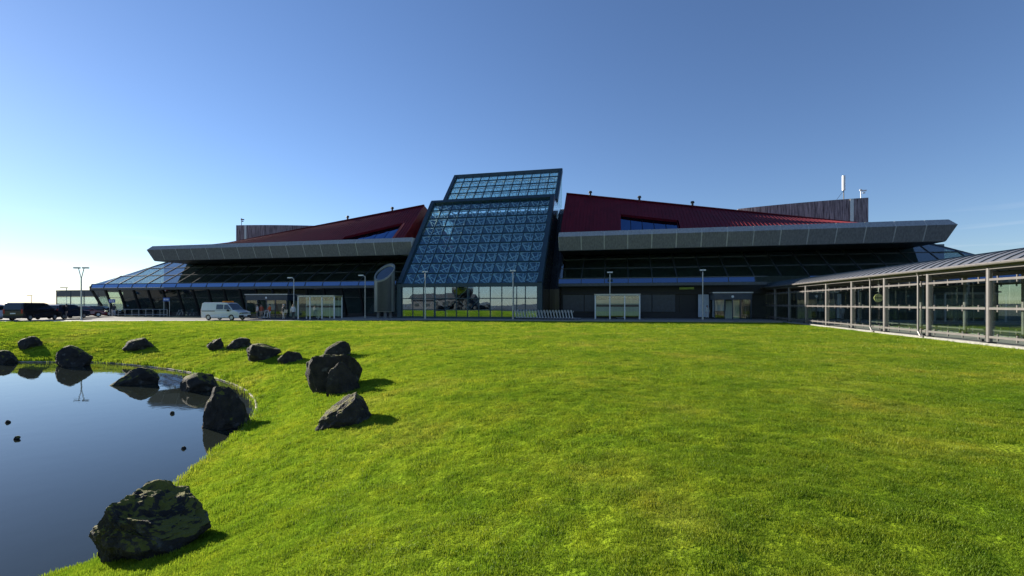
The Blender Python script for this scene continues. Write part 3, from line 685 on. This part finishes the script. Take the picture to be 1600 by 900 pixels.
for k, (lab, a) in enumerate((('tiny dark stone breaking the open water surface, all alone', (22, 32, 682, 687)), ('tiny flat stone far out in the pond', (8, 16, 657, 661)), ('tiny stone in the water near the pyramid boulder', (283, 291, 698, 702)), ('tiny stone in the water between loaf boulder and open pond', (266, 273, 643, 647)))):
    rock(lab, *a, seed=40 + k, sub=3, name='stone', top=.6)

# ------------------------------------------------------------------ vehicles
def car(name, label, cat, loc, rz, prof, paint, W=1.7, belt=1.0, wheels=(.85, 3.7), wr=.32, taper=.14, sidewins=(), screen=None, rear=None, extras=None, group=None):
    """prof: lower outline list (x,z) rear to front along the belt-and-below, and cabin outline above; x forward"""
    c = thing(name, label, cat, loc, rz, group); low, cab = prof; h = W / 2; zt = max(p[1] for p in cab)
    def arch(xc): return [(xc - wr * 1.22 * math.cos(math.pi * k / 8), .18 + max(0, wr * 1.28 * math.sin(math.pi * k / 8)) + .05) for k in range(9)]
    outline = [low[0]] + [(low[0][0], .28)] + arch(wheels[0]) + arch(wheels[1]) + low[1:]
    mb = MB(); n = len(outline)
    ys = lambda z: h - (.05 if z < .35 else 0) - max(0, z - belt) / (zt - belt) * taper
    vs = [(x, s * ys(z), z) for s in (-1, 1) for x, z in outline]
    mb.add(vs, [tuple(range(n)), tuple(range(2 * n - 1, n - 1, -1))] + [(i, n + i, n + (i + 1) % n, (i + 1) % n) for i in range(n)])
    m = len(cab); vs = [(x, s * ys(z), z) for s in (-1, 1) for x, z in cab]
    mb.add(vs, [tuple(range(m)), tuple(range(2 * m - 1, m - 1, -1))] + [(i, m + i, m + (i + 1) % m, (i + 1) % m) for i in range(m)])
    body = lpart('body', mb, paint, c)
    bv = body.modifiers.new('bevel', 'BEVEL'); bv.width = .05; bv.segments = 2; bv.limit_method = 'ANGLE'; bv.angle_limit = R(28)
    for w in sidewins:
        for s in (-1, 1): lpart('window', MB().add([(x, s * (ys(z) + o), z) for o in (.012, -.02) for x, z in w], [tuple(range(len(w))), tuple(range(2 * len(w) - 1, len(w) - 1, -1))] + [(i, (i + 1) % len(w), len(w) + (i + 1) % len(w), len(w) + i) for i in range(len(w))]), M['car_glass_dark'], c)
    for nm, sc in (('windscreen', screen), ('rear_window', rear)):
        if sc:
            (xa, za), (xb, zb) = sc; dx = .02 if nm == 'windscreen' else -.02
            lpart(nm, MB().solid([(xa + dx, -ys(za) + .1, za), (xa + dx, ys(za) - .1, za), (xb + dx, ys(zb) - .1, zb), (xb + dx, -ys(zb) + .1, zb)], (-dx, 0, 0)), M['car_glass_dark'], c)
    ty = MB().torus((0, 0, 0), wr * .78, wr * .24, n=20, k=8).mesh('tyre', M['black'], 60); rm = MB().tube((0, -.07, 0), (0, .07, 0), wr * .6, n=16).mesh('rim', M['galv'], 40)
    for xw in wheels:
        for s in (-1, 1):
            wh = bpy.data.objects.new('wheel', ty); COL.objects.link(wh); wh.parent = c; wh.location = (xw, s * (h - .12), wr); ro = bpy.data.objects.new('rim', rm); COL.objects.link(ro); ro.parent = wh
    xf, xr = max(p[0] for p in low), min(p[0] for p in low)
    for s in (-1, 1):
        lpart('headlight', MB().box((xf - .09, s * (h - .28), .78), (.2, .36, .18)), M['chrome'], c); lpart('tail_light', MB().box((xr + .03, s * (h - .12), 1.0), (.1, .16, .45)), M['red_lamp'], c)
        lpart('mirror', MB().box((max(p[0] for p in cab) - .45, s * (h + .1), belt + .08), (.12, .2, .2)), M['black'], c)
    lpart('bumper', MB().box((xf - .03, 0, .45), (.16, W - .1, .26)), M['black'], c); lpart('bumper', MB().box((xr + .04, 0, .45), (.14, W - .1, .24)), M['black'], c)
    lpart('number_plate', MB().box((xf + .06, 0, .5), (.02, .5, .12)), M['white'], c); lpart('number_plate', MB().box((xr - .01, 0, .78), (.02, .5, .12)), M['white'], c)
    return c
M['car_glass_dark'] = plain('dark_car_window', (.015, .02, .025), .06, 0, var=.1, spec=1)
def paint(name, col, spec=.6, rough=.25):
    m = plain(name, col, rough, 0, var=.03, spec=spec); m.node_tree.nodes['Principled BSDF'].inputs['Coat Weight'].default_value = .5; return m
M['p_white'] = paint('white_van_paint', (.72, .72, .7)); M['p_black'] = paint('black_van_paint', (.012, .012, .014)); M['p_blue'] = paint('dark_blue_paint', (.02, .025, .045)); M['p_red'] = paint('red_paint', (.22, .015, .015)); M['p_silver'] = paint('silver_paint', (.45, .46, .48)); M['p_pale'] = paint('pale_blue_paint', (.55, .6, .68))
VANP = ([(0, 1.05), (4.55, 1.05), (4.85, .95), (4.95, .6), (4.9, .28)][:1] + [(4.9, .28), (4.95, .6), (4.88, .93), (4.2, 1.13), (3.9, 1.1)], [(0.0, 1.05), (4.1, 1.12), (3.3, 1.88), (3.0, 1.93), (.3, 1.95), (.08, 1.85)])
v = car('white_van', 'white panel van with an orange roof beacon parked on the driveway', 'van', (-44.6, 43.3, .03), 0, VANP, M['p_white'], sidewins=([(2.0, 1.2), (2.9, 1.2), (2.9, 1.72), (2.0, 1.74)], [(3.0, 1.2), (3.95, 1.2), (3.42, 1.72), (3.0, 1.72)]), screen=((4.08, 1.16), (3.34, 1.84)), rear=((.0, 1.2), (.07, 1.75)), wheels=(.95, 3.95))
lpart('beacon_bar', MB().box((2.75, 0, 2.03), (.3, 1.2, .14)).box((2.75, 0, 1.97), (.1, .8, .06)), M['orange'], v); lpart('side_moulding', MB().box((1.0, -.86, 1.0), (1.7, .02, .05)), M['black'], v)
lpart('grille', MB().box((4.93, 0, .8), (.04, .9, .12)), M['black'], v)
MPV = ([(0, 1.1), (5.0, .28), (5.08, .6), (5.0, .9), (4.2, 1.12), (3.9, 1.12)], [(0, 1.1), (4.15, 1.13), (3.2, 1.82), (2.8, 1.9), (.35, 1.92), (.12, 1.8)])
def pose(px_, Zc): x, y = cam2w((px_ - 800) / 732 * Zc, Zc); return (x, y, .035)
mw = ([(.5, 1.2), (1.75, 1.2), (1.75, 1.74), (.6, 1.72)], [(1.85, 1.2), (2.85, 1.2), (2.85, 1.74), (1.85, 1.74)], [(2.95, 1.2), (3.95, 1.2), (3.3, 1.72), (2.95, 1.73)])
car('black_people_carrier', 'black people carrier parked by the lawn edge, seen from behind', 'car', pose(20, 49.3), R(90) + TH + R(8), MPV, M['p_black'], W=1.92, belt=1.1, sidewins=mw, screen=((4.1, 1.18), (3.25, 1.8)), rear=((.0, 1.2), (.11, 1.75)), wheels=(.95, 4.15))
SED = ([(0, .92), (4.5, .28), (4.55, .55), (4.45, .75), (3.3, .93), (3.0, .93)], [(.1, .92), (3.4, .93), (2.55, 1.4), (2.2, 1.46), (1.2, 1.46), (.75, 1.36)])
sw = ([(.85, 1.0), (1.75, 1.0), (1.75, 1.37), (1.15, 1.37)], [(1.85, 1.0), (3.05, 1.0), (2.45, 1.36), (1.85, 1.38)])
SUVP = ([(0, 1.0), (4.5, .28), (4.6, .6), (4.5, .9), (3.5, 1.03), (3.2, 1.03)], [(0, 1.0), (3.5, 1.03), (2.75, 1.62), (2.3, 1.7), (.5, 1.7), (.2, 1.6)])
uw = ([(.5, 1.1), (1.6, 1.1), (1.6, 1.58), (.65, 1.58)], [(1.7, 1.1), (3.15, 1.1), (2.6, 1.56), (1.7, 1.58)])
car('dark_blue_estate', 'dark blue estate car parked just ahead of the black people carrier', 'car', pose(78, 54.5), R(90) + TH + R(4), SUVP, M['p_blue'], W=1.8, belt=1.0, sidewins=uw, screen=((3.42, 1.08), (2.78, 1.6)), rear=((0, 1.1), (.18, 1.55)), wheels=(.85, 3.65))
car('dark_red_car', 'dark red low car parked near the double lamp post', 'car', pose(96, 62), R(60), SED, M['p_red'], W=1.75, belt=.92, sidewins=sw, screen=((3.32, .98), (2.6, 1.38)), rear=((.2, .98), (.72, 1.33)), wheels=(.8, 3.6))
car('black_saloon', 'black low saloon parked in front of the glass annexe', 'car', pose(132, 70), R(25), SED, M['p_black'], W=1.75, belt=.92, sidewins=sw, screen=((3.32, .98), (2.6, 1.38)), rear=((.2, .98), (.72, 1.33)), wheels=(.8, 3.6))
car('silver_car', 'silver low car parked beyond the dark red car', 'car', pose(118, 76), R(40), SED, M['p_silver'], W=1.75, belt=.92, sidewins=sw, screen=((3.32, .98), (2.6, 1.38)), rear=((.2, .98), (.72, 1.33)), wheels=(.8, 3.6))
car('pale_blue_car', 'pale blue car behind the black people carrier, mostly out of view', 'car', pose(-46, 50.0), R(90) + TH, SUVP, M['p_pale'], W=1.8, belt=1.0, sidewins=uw, screen=((3.42, 1.08), (2.78, 1.6)), rear=((0, 1.1), (.18, 1.55)), wheels=(.85, 3.65))

# ------------------------------------------------------------------ street furniture
def lamp(label, x, y, h, arm=(-.55, 0), z=.03):
    o = thing('lamp_post', label, 'lamp post', (x, y, z), 0, 'single-headed lamp posts along the forecourt')
    lpart('pole', MB().tube((0, 0, 0), (0, 0, h * .55), .075, .06, n=10).tube((0, 0, h * .55), (0, 0, h), .055, .045, n=10).tube((0, 0, 0), (0, 0, .25), .11, n=10), M['galv'], o, 40)
    lpart('arm', MB().path([(0, 0, h - .05), (arm[0] * .5, arm[1] * .5, h + .08), (arm[0], arm[1], h + .1)], .035, 8), M['galv'], o)
    lpart('lamp_head', MB().solid([(arm[0] - .3, -.12, h + .06), (arm[0] + .3, -.14, h + .06), (arm[0] + .3, .14, h + .06), (arm[0] - .3, .12, h + .06)], (0, 0, .13)), M['white'], o)
lamp('slim lamp post beside the entrance lobby with waiting people', -39.2, 50.6, 4.9)
lamp('slim lamp post just beside the slanted cylinder', -29.8, 51.2, 5.0, z=.14)
lamp('slim lamp post before the glass tower, near its cylinder side', -21.4, 49.7, 5.2, (0, -.4), z=.14)
lamp('slim lamp post before the glass tower, by the trolley row', -11.3, 50.2, 5.2, (0, -.4), z=.14)
lamp('slim lamp post rising behind the trolley shelter by the dark wall', -.95, 54.55, 5.15, (0, -.3), z=.14)
lamp('slim lamp post beside the white poster panel near the walkway', 8.86, 53.8, 5.2, (0, -.3), z=.14)
o = thing('double_lamp_post', 'tall lamp post with two heads on a forked top beside the parked cars', 'lamp post', (*cam2w((127 - 800) / 732 * 51.5, 51.5), .03), TH)
lpart('pole', MB().tube((0, 0, 0), (0, 0, 4.6), .08, .06, n=10).tube((0, 0, 0), (0, 0, .3), .13, n=10), M['galv'], o, 40)
for s in (-1, 1):
    lpart('arm', MB().tube((0, 0, 4.55), (s * .3, 0, 5.7), .04, n=8), M['galv'], o); lpart('lamp_head', MB().box((s * .48, 0, 5.75), (.62, .24, .13)), M['steel_black'], o)
def far_lamp(label, px_, Zc, h):
    o = thing('street_lamp', label, 'lamp post', (*cam2w((px_ - 800) / 732 * Zc, Zc), 0), TH, 'distant street lamps')
    lpart('pole', MB().tube((0, 0, 0), (0, 0, h), .09, .06), M['galv'], o); lpart('lamp_head', MB().box((-.5, 0, h + .05), (1.3, .3, .14)), M['steel_black'], o)
far_lamp('distant street lamp rising behind the glass annexe roof', 104, 92, 4.9); far_lamp('distant small street lamp beyond the black people carrier', 49, 130, 4.0)
# slanted cylinder
cx_, cy_ = cam2w((601 - 800) / 732 * 55.5, 55.5)
C = thing('slanted_cylinder', 'large standing concrete-grey cylinder with a slanted dark glass top', 'sculpture', (cx_, cy_, .14))
mb = MB(); n = 40; r = 1.2; zc = 5.45; nrm = Vector((-.143, -.904, 1)).normalized()
def ztop(x, y): return zc - (nrm.x * x + nrm.y * y) / nrm.z
ring = [(r * math.cos(2 * math.pi * i / n), r * math.sin(2 * math.pi * i / n)) for i in range(n)]
ri = r - .16
vs = [(x, y, .75) for x, y in ring] + [(x, y, ztop(x, y)) for x, y in ring] + [(x * ri / r, y * ri / r, ztop(x * ri / r, y * ri / r)) for x, y in ring] + [(x * ri / r, y * ri / r, ztop(x * ri / r, y * ri / r) - .25) for x, y in ring]
fs = [tuple(range(n - 1, -1, -1))]
for k in range(3): fs += [(k * n + i, k * n + (i + 1) % n, (k + 1) * n + (i + 1) % n, (k + 1) * n + i) for i in range(n)]
mb.add(vs, fs); lpart('drum', mb, plain('pale_metal_drum', (.22, .225, .19), .45, .3, var=.1, scale=2, stretch=(1, 1, .3)), C, 35)
lpart('glass_disc', MB().add([(x * ri / r, y * ri / r, ztop(x * ri / r, y * ri / r) - .2) for x, y in ring], [tuple(range(n))]), plain('dark_disc_glass', (.01, .03, .05), .05, 0, spec=1), C)
fp = MB()
for i in range(9):
    a0, a1 = R(-104 + i * 9), R(-104 + (i + 1) * 9); q = 1.225
    fp.add([(q * math.cos(a), q * math.sin(a), z) for z, a in ((.8, a0), (.8, a1), (min(ztop(q * math.cos(a1), q * math.sin(a1)) - .15, 9), a1), (min(ztop(q * math.cos(a0), q * math.sin(a0)) - .15, 9), a0))], [(0, 1, 2, 3)])
lpart('front_shade', fp, plain('drum_front_shade', (.03, .035, .032), .4), C, 35)  # dark sheet over the drum's front: its shaded side put in as colour
for x, y in ((-.55, -.45), (.55, .35), (.4, -.6)): lpart('leg', MB().tube((x, y, 0), (x, y, .8), .2, .16, n=10), M['concrete'], C)
# trolley shelters
def shelter(label, u0, v0, W, D=1.5, H=2.65, zg=.14):
    o = thing('trolley_shelter', label, 'shelter', (u0, v0, zg), 0, 'glass trolley shelters'); n = 3
    fm = MB(); fm.bar((0, 0, H), (W, 0, H), .1, .12); fm.bar((0, D, H), (W, D, H), .1, .12)
    lpart('roof', MB().b2((-.1, -.1, H + .06), (W + .1, D + .1, H + .12)), M['galv'], o); lpart('top_beams', fm, M['galv'], o)
    for k in range(n + 1):
        for y in (0, D): lpart('post', MB().bar((k * W / n, y, 0), (k * W / n, y, H), .1, .1, (0, 1, 0)), M['white_tube'], o)
    for k in range(n):
        a, b = k * W / n + .07, (k + 1) * W / n - .07
        for z0, z1 in ((.35, 1.35), (1.6, 2.2)): lpart('frosted_panel', MB().b2((a, D - .03, z0), (b, D, z1)), M['frost'], o)
        lpart('pane', MB().b2((a, D - .02, 2.24), (b, D, H - .08)), M['walk_glass'], o); lpart('pane', MB().b2((a, -.01, .3), (b, .01, H - .08)), M['walk_glass'], o)
    for x in (0, W):
        lpart('pane', MB().b2((x - .01, .08, .3), (x + .01, D - .08, H - .08)), M['walk_glass'], o)
    lpart('rail', MB().b2((.05, D - .1, 1.4), (W - .05, D - .04, 1.56)), M['steel_black'], o)
    return o
shelter('glass trolley shelter between the waiting people and the slanted cylinder', -36.3, 47.6, 4.7, zg=.03)
shelter('glass trolley shelter before the dark wall, with a single trolley in it', -2.5, 52.4, 4.75)
# luggage trolleys
def cart_proto(label, group):
    o = thing('luggage_trolley', label, 'trolley', (0, 0, 0), 0, group)
    lpart('base_frame', MB().path([(0, -.28, .16), (.85, -.2, .14), (.85, .2, .14), (0, .28, .16), (0, -.28, .16)], .02, 6).tube((.42, -.25, .15), (.42, .25, .15), .018, n=6), M['galv'], o)
    lpart('upright', MB().path([(.02, -.28, .16), (-.16, -.28, .98)], .024, 6).path([(.02, .28, .16), (-.16, .28, .98)], .024, 6).path([(-.08, -.28, .6), (-.08, .28, .6)], .018, 6), M['white_tube'], o)
    lpart('handle', MB().tube((-.18, -.32, 1.0), (-.18, .32, 1.0), .035, n=8), M['galv'], o)
    lpart('basket', MB().path([(-.1, -.25, .9), (.12, -.25, .92), (.12, .25, .92), (-.1, .25, .9)], .016, 6).path([(.12, -.25, .92), (.0, -.25, .72), (.0, .25, .72), (.12, .25, .92)], .014, 6), M['galv'], o)
    for x, y in ((.05, -.26), (.05, .26), (.8, 0)): lpart('wheel', MB().torus((x, y, .07), .05, .02, n=12, k=6), M['black'], o)
    return o
cp = cart_proto('grey luggage trolley nested in the long row before the glass tower', 'luggage trolleys nested in a row')
for k in range(20):
    c = cp if k == 0 else copy_tree(cp); c.location = (-10.9 + k * .322, 50.3, .14)
c1 = cart_proto('single grey luggage trolley standing in the shelter by the dark wall', None); c1.location = (.6, 53.1, .14); c1.rotation_euler = (0, 0, R(180))
c2 = cart_proto('grey luggage trolley pushed by the person in the orange top', None); c2.location = (-44.2, 49.6, .03); c2.rotation_euler = (0, 0, R(-100))
c3 = cart_proto('single grey luggage trolley standing in the shelter beside the people', None); c3.location = (-34.2, 48.3, .034)
# railing, signs, bicycles by the leaning glass
rl = thing('railing', 'pale metal railing below the leaning glass wall', 'railing', (-67, 53.6, .03))
for k in range(9): lpart('post', MB().tube((-5 + k * 1.25, 0, 0), (-5 + k * 1.25, 0, 1.0), .03, n=6), M['galv'], rl)
for z in (.25, 1.0): lpart('rail', MB().tube((-5, 0, z), (5, 0, z), .03, n=6), M['galv'], rl)
def sign(label, x, y, w, h0):
    o = thing('information_sign', label, 'sign', (x, y, .03)); lpart('board', MB().box((0, 0, h0), (w, .06, .5)), M['sign_blue'], o)
    for s in (-1, 1): lpart('post', MB().tube((s * w * .45, .05, 0), (s * w * .45, .05, h0 + .2), .035, n=6), M['galv'], o)
    for k in range(3): lpart('symbol', MB().box((-w * .28 + k * w * .28, -.04, h0), (w * .16, .02, .22)), M['white'], o)
sign('blue information sign on posts at the railing end beside the annexe', -72.3, 53.9, 1.1, 2.2); sign('blue information sign on posts at the railing end towards the bicycles', -62.6, 54.0, 1.1, 2.4)
def bicycle(label, x, y, rz, mat):
    o = thing('bicycle', label, 'bicycle', (x, y, .03), rz, 'bicycles by the leaning glass wall')
    for xx in (0, 1.02):
        w = lpart('wheel', MB().torus((0, 0, 0), .32, .022, n=22, k=6), M['black'], o, loc=(xx, 0, .34)); lpart('spokes', MB().path([(-.3, 0, 0), (.3, 0, 0)], .008, 4).path([(0, 0, -.3), (0, 0, .3)], .008, 4).path([(-.21, 0, -.21), (.21, 0, .21)], .008, 4), M['galv'], w)
    lpart('frame', MB().path([(0, 0, .34), (.42, 0, .3), (.85, 0, .8), (.3, 0, .82), (0, 0, .34)], .02, 6).path([(.42, 0, .3), (.27, 0, .92)], .02, 6).path([(.83, 0, .88), (1.02, 0, .34)], .02, 6), mat, o)
    lpart('saddle', MB().box((.26, 0, .95), (.26, .14, .06)), M['black'], o); lpart('handlebar', MB().path([(.83, 0, .85), (.82, 0, 1.0)], .018, 6).path([(.78, -.28, 1.0), (.78, .28, 1.0)], .016, 6), M['galv'], o); lpart('crank', MB().torus((.42, .03, .3), .09, .012, n=12, k=5).path([(.42, -.1, .14), (.42, .1, .46)], .012, 5), M['galv'], o)
bicycle('pale-framed bicycle parked against the leaning glass wall', -61.2, 54.4, 0, M['galv']); bicycle('dark-framed bicycle parked beside the pale one', -59.6, 54.5, R(8), M['steel_dark'])

# ------------------------------------------------------------------ people
skin = plain('skin', (.45, .28, .2), .6, var=.05)
def cloth(nm, c): return plain(nm, c, .85, var=.15, scale=12)
def person(label, x, y, rz, top, legs, hair=(.05, .03, .02), h=1.74, stride=.12, arm=0.0, z=.034):
    o = thing('person', label, 'person', (x, y, z), rz); k = h / 1.74
    V = []; E = []; Rr = []
    def add(p, r, par=None):
        V.append((p[0] * k, p[1] * k, p[2] * k)); Rr.append(r * k); 
        if par is not None: E.append((par, len(V) - 1))
        return len(V) - 1
    pel = add((0, 0, .95), .135); sp = add((0, .01, 1.14), .125, pel); ch = add((0, 0, 1.34), .15, sp); nk = add((0, 0, 1.47), .06, ch); hb = add((0, -.015, 1.56), .075, nk); hm = add((0, -.015, 1.64), .092, hb); ht = add((0, 0, 1.71), .06, hm); add((0, -.11, 1.60), .018, hm)
    for s in (-1, 1):
        sh = add((s * .18, 0, 1.40), .06, ch); el = add((s * .25, .04 - arm * .12, 1.12), .045, sh); wr_ = add((s * .24, -.06 - arm * .3, .90 + arm * .14), .03, el); ha = add((s * .235, -.09 - arm * .36, .83 + arm * .16), .032, wr_)
        for q in range(4): a = add((s * .235, -.11 - arm * .4 + q * .022, .765 + arm * .16 - (.01 if q in (1, 2) else 0)), .009, ha); add((s * .225, -.115 - arm * .4 + q * .02, .725 + arm * .16), .008, a)
        add((s * .2, -.13 - arm * .38, .80 + arm * .16), .01, ha)
        hp = add((s * .09, 0, .88), .095, pel); kn = add((s * .10, -s * stride * .5 - .02, .49), .062, hp); an_ = add((s * .10, -s * stride + .03, .09), .042, kn); add((s * .115, -s * stride - .13, .035), .035, an_)
    me = bpy.data.meshes.new('person_skeleton'); me.from_pydata(V, E, []); tmp = bpy.data.objects.new('person_skeleton', me); COL.objects.link(tmp)
    sm = tmp.modifiers.new('skin', 'SKIN'); lay = me.skin_vertices[0].data
    for i, r_ in enumerate(Rr): lay[i].radius = (r_, r_); lay[i].use_root = i == 0
    sb = tmp.modifiers.new('sub', 'SUBSURF'); sb.levels = 1; sb.render_levels = 1
    dg = bpy.context.evaluated_depsgraph_get(); bme = bpy.data.meshes.new_from_object(tmp.evaluated_get(dg)); bpy.data.objects.remove(tmp)
    bme.name = 'body'; bme.materials.clear()
    for m_ in (skin, cloth('top', top), cloth('trousers', legs), M['black']): bme.materials.append(m_)
    for p in bme.polygons:
        c = p.center / k; ax_ = abs(c.x)
        p.material_index = 3 if c.z < .1 else (0 if c.z > 1.47 else (0 if ax_ > .185 and c.z < .93 + arm * .12 else (1 if c.z > .93 or ax_ > .2 else 2)))
        p.use_smooth = True
    b = bpy.data.objects.new('body', bme); COL.objects.link(b); b.parent = o
    hm_ = MB(); hm_.ball((0, .02 * k, 1.665 * k), .108 * k, 12, sc=(.92, 1, .9)); lpart('hair', hm_, cloth('hair', hair), o, 60)
    return o
def pp(px_, Zc): return cam2w((px_ - 800) / 732 * Zc, Zc)
x, y = pp(458, 52.4); person('person in a pale grey jacket and dark trousers standing beside the lamp post', x, y, R(20), (.5, .52, .56), (.03, .03, .035), (.3, .2, .1))
x, y = pp(443, 52.4); E_ = person('person in a black top and light trousers carrying a bag over one shoulder', x, y, R(-10), (.02, .02, .022), (.5, .47, .42), (.5, .48, .45), stride=.2)
lpart('shoulder_bag', MB().box((.3, .02, .95), (.14, .34, .36)).path([(.25, 0, 1.1), (.05, -.16, 1.42)], .02, 5), cloth('canvas', (.45, .42, .33)), E_)
x, y = pp(421.5, 56.2); person('person in an orange top and pale trousers behind a luggage trolley', x, y, R(-12), (.55, .1, .02), (.4, .42, .46), arm=.9)
c2.location = (x + .05, y - .75, .034); c2.rotation_euler = (0, 0, R(-102))
x, y = pp(408, 58.5); person('person in a reddish orange top near the lobby glass', x, y, R(40), (.5, .12, .06), (.45, .38, .3))
x, y = pp(402, 58.2); person('person in white next to the one in reddish orange', x, y, R(-30), (.6, .56, .52), (.12, .12, .14))
x, y = pp(103.5, 55.5); person('person in black standing among the parked cars', x, y, R(0), (.015, .015, .018), (.35, .25, .2))
x, y = pp(1105, 52.0); person('person in a white top standing before the poster panel', x, y, R(10), (.55, .56, .52), (.5, .5, .5), h=1.5, z=.14)
x, y = pp(178, 66.5); person('person in dark top and white trousers by the railing end', x, y, R(60), (.05, .05, .06), (.6, .6, .62))

# ------------------------------------------------------------------ things behind the viewer that the lobby glass mirrors
Eg = thing('steel_egg', 'large polished steel egg resting on a mound of stones', 'sculpture', (-43.5, -25, 0))
Eg.scale = (1.3, 1.3, 1.3)
lpart('shell', MB().ball((0, 0, 4.9), 2.7, 32, sc=(.95, .95, 1.2)), plain('dark_polished_steel', (.22, .22, .23), .18, 1, var=.1), Eg, 80)
mound = plain('dark_basalt', (.025, .022, .02), .9, var=.5)
sr = random.Random(9)
for k in range(40):
    a = sr.uniform(0, 6.28); q = 6 * math.sqrt(sr.random()); s_ = sr.uniform(.7, 1.3)
    b = MB().ball((0, 0, 0), 1.0, 10, sc=(s_, s_ * sr.uniform(.7, 1), s_ * .8)); o = lpart('stone', b, mound, Eg, loc=(q * math.cos(a), q * math.sin(a), max(.2, 2.4 - q * .55)), rot=(sr.uniform(0, 1), sr.uniform(0, 1), a))
H = thing('low_house', 'long low grey house with a dark pitched roof', 'building', (-72, -85, 0))
hb = MB(); hb.b2((-14, -4, 0), (14, 4, 3.6)); lpart('wall', hb, plain('house_render', (.14, .12, .11), .9), H)
lpart('roof', MB().solid([(-14.4, -4.6, 3.55), (-14.4, 4.6, 3.55), (-14.4, 0, 6.3)], (28.8, 0, 0)), plain('dark_roof', (.05, .045, .045), .8), H)
for k in range(6): lpart('window', MB().b2((-12 + k * 4.4, 3.98, 1.1), (-10 + k * 4.4, 4.05, 2.4)), M['car_glass_dark'], H)

# ------------------------------------------------------------------ grass blades
def tuft(seed, nb, hgt, spread, wid):
    r_ = random.Random(seed); mb = MB()
    for _ in range(nb):
        a = r_.uniform(0, 6.283); q = spread * math.sqrt(r_.random()); b = r_.uniform(0, 6.283); h = hgt * r_.uniform(.55, 1.1); ln = h * r_.uniform(.15, .8); w = wid * r_.uniform(.7, 1.3)
        x, y = q * math.cos(a), q * math.sin(a); dx, dy = math.cos(b), math.sin(b); px_, py_ = -dy * w, dx * w
        p1 = (x + dx * ln * .35, y + dy * ln * .35, h * .6); p2 = (x + dx * ln, y + dy * ln, h)
        mb.add([(x - px_, y - py_, -.01), (x + px_, y + py_, -.01), (p1[0] + px_ * .8, p1[1] + py_ * .8, p1[2]), (p1[0] - px_ * .8, p1[1] - py_ * .8, p1[2]), p2], [(0, 1, 2, 3), (3, 2, 4)])
    me = bpy.data.meshes.new('grass_tuft'); me.from_pydata(mb.v, [], mb.f); me.materials.append(M['blade']); return bpy.data.objects.new('grass_tuft', me)
tcol = bpy.data.collections.new('grass_tufts')
for k in range(5): tcol.objects.link(tuft(k, 38, .030, .08, .0021))
rs = np.random.RandomState(4); pts = []; scs = []
for z0, z1, dens, sc in ((2.0, 6, 420, .85), (6, 11, 210, 1.05), (11, 18, 80, 1.45), (18, 30, 24, 2.1), (30, 51, 7, 2.8)):
    xa, xb = -1.15 * z1 - 2, 1.15 * z1 + 2; n = int((xb - xa) * (z1 - z0) * dens); X = rs.uniform(xa, xb, n); Z = rs.uniform(z0, z1, n)
    u_ = X * ct - Z * st; ok = (np.abs(X) < 1.15 * Z + 2) & (u_ < 15.75) & (Z < 50.4 - np.clip((-X - 8) * .05, 0, 3)) & (X > X0 + 1); v_ = X * st + Z * ct; ok &= ~((v_ > 47.0) & (u_ > -34))
    X, Z = X[ok], Z[ok]; PP = np.stack([X, Z], 1); d = shore_dist(PP); k = d > .06; X, Z, d = X[k], Z[k], d[k]; hh = terrain(np.stack([X, Z], 1))
    pts.append(np.stack([X * ct - Z * st, X * st + Z * ct, hh], 1)); s_ = sc * rs.uniform(.7, 1.25, len(X)); cl = np.sin(X * 7.1 + 2 * np.sin(Z * 3.3)) * np.sin(Z * 8.3 + 1.5 * np.sin(X * 2.9)) + .8 * np.sin(X * 17.3 + 3 * np.sin(Z * 5.1)) * np.sin(Z * 15.1 + 2 * np.sin(X * 6.7)); s_ *= 1 + .3 * cl; s_ = np.maximum(s_, .35); s_ *= np.where(d < .35, 1.7, 1.0); scs.append(s_)
pts = np.concatenate(pts); scs = np.concatenate(scs)
gm = bpy.data.meshes.new('grass'); gm.vertices.add(len(pts)); gm.vertices.foreach_set('co', pts.ravel().astype(np.float32))
a_ = gm.attributes.new('sc', 'FLOAT', 'POINT'); a_.data.foreach_set('value', scs.astype(np.float32)); a_ = gm.attributes.new('rz', 'FLOAT', 'POINT'); a_.data.foreach_set('value', rs.uniform(0, 6.28, len(pts)).astype(np.float32))
gm.materials.append(M['blade']); go = link('grass', gm); tag(go, 'short mown green grass blades covering the lawn', 'grass', kind='stuff')
ng = bpy.data.node_groups.new('grass_scatter', 'GeometryNodeTree'); ng.interface.new_socket('Geometry', in_out='INPUT', socket_type='NodeSocketGeometry'); ng.interface.new_socket('Geometry', in_out='OUTPUT', socket_type='NodeSocketGeometry')
N = ng.nodes; Lk = ng.links; gi = N.new('NodeGroupInput'); gout = N.new('NodeGroupOutput'); ci = N.new('GeometryNodeCollectionInfo'); ci.inputs[0].default_value = tcol; ci.inputs['Separate Children'].default_value = True; ci.inputs['Reset Children'].default_value = True
ip = N.new('GeometryNodeInstanceOnPoints'); ip.inputs['Pick Instance'].default_value = True
na = N.new('GeometryNodeInputNamedAttribute'); na.data_type = 'FLOAT'; na.inputs[0].default_value = 'sc'; nb_ = N.new('GeometryNodeInputNamedAttribute'); nb_.data_type = 'FLOAT'; nb_.inputs[0].default_value = 'rz'
cxyz = N.new('ShaderNodeCombineXYZ'); Lk.new(nb_.outputs[0], cxyz.inputs[2]); Lk.new(gi.outputs[0], ip.inputs['Points']); Lk.new(ci.outputs[0], ip.inputs['Instance']); Lk.new(cxyz.outputs[0], ip.inputs['Rotation']); Lk.new(na.outputs[0], ip.inputs['Scale']); Lk.new(ip.outputs[0], gout.inputs[0])
gmod = go.modifiers.new('scatter', 'NODES'); gmod.node_group = ng
print('tufts', len(pts))
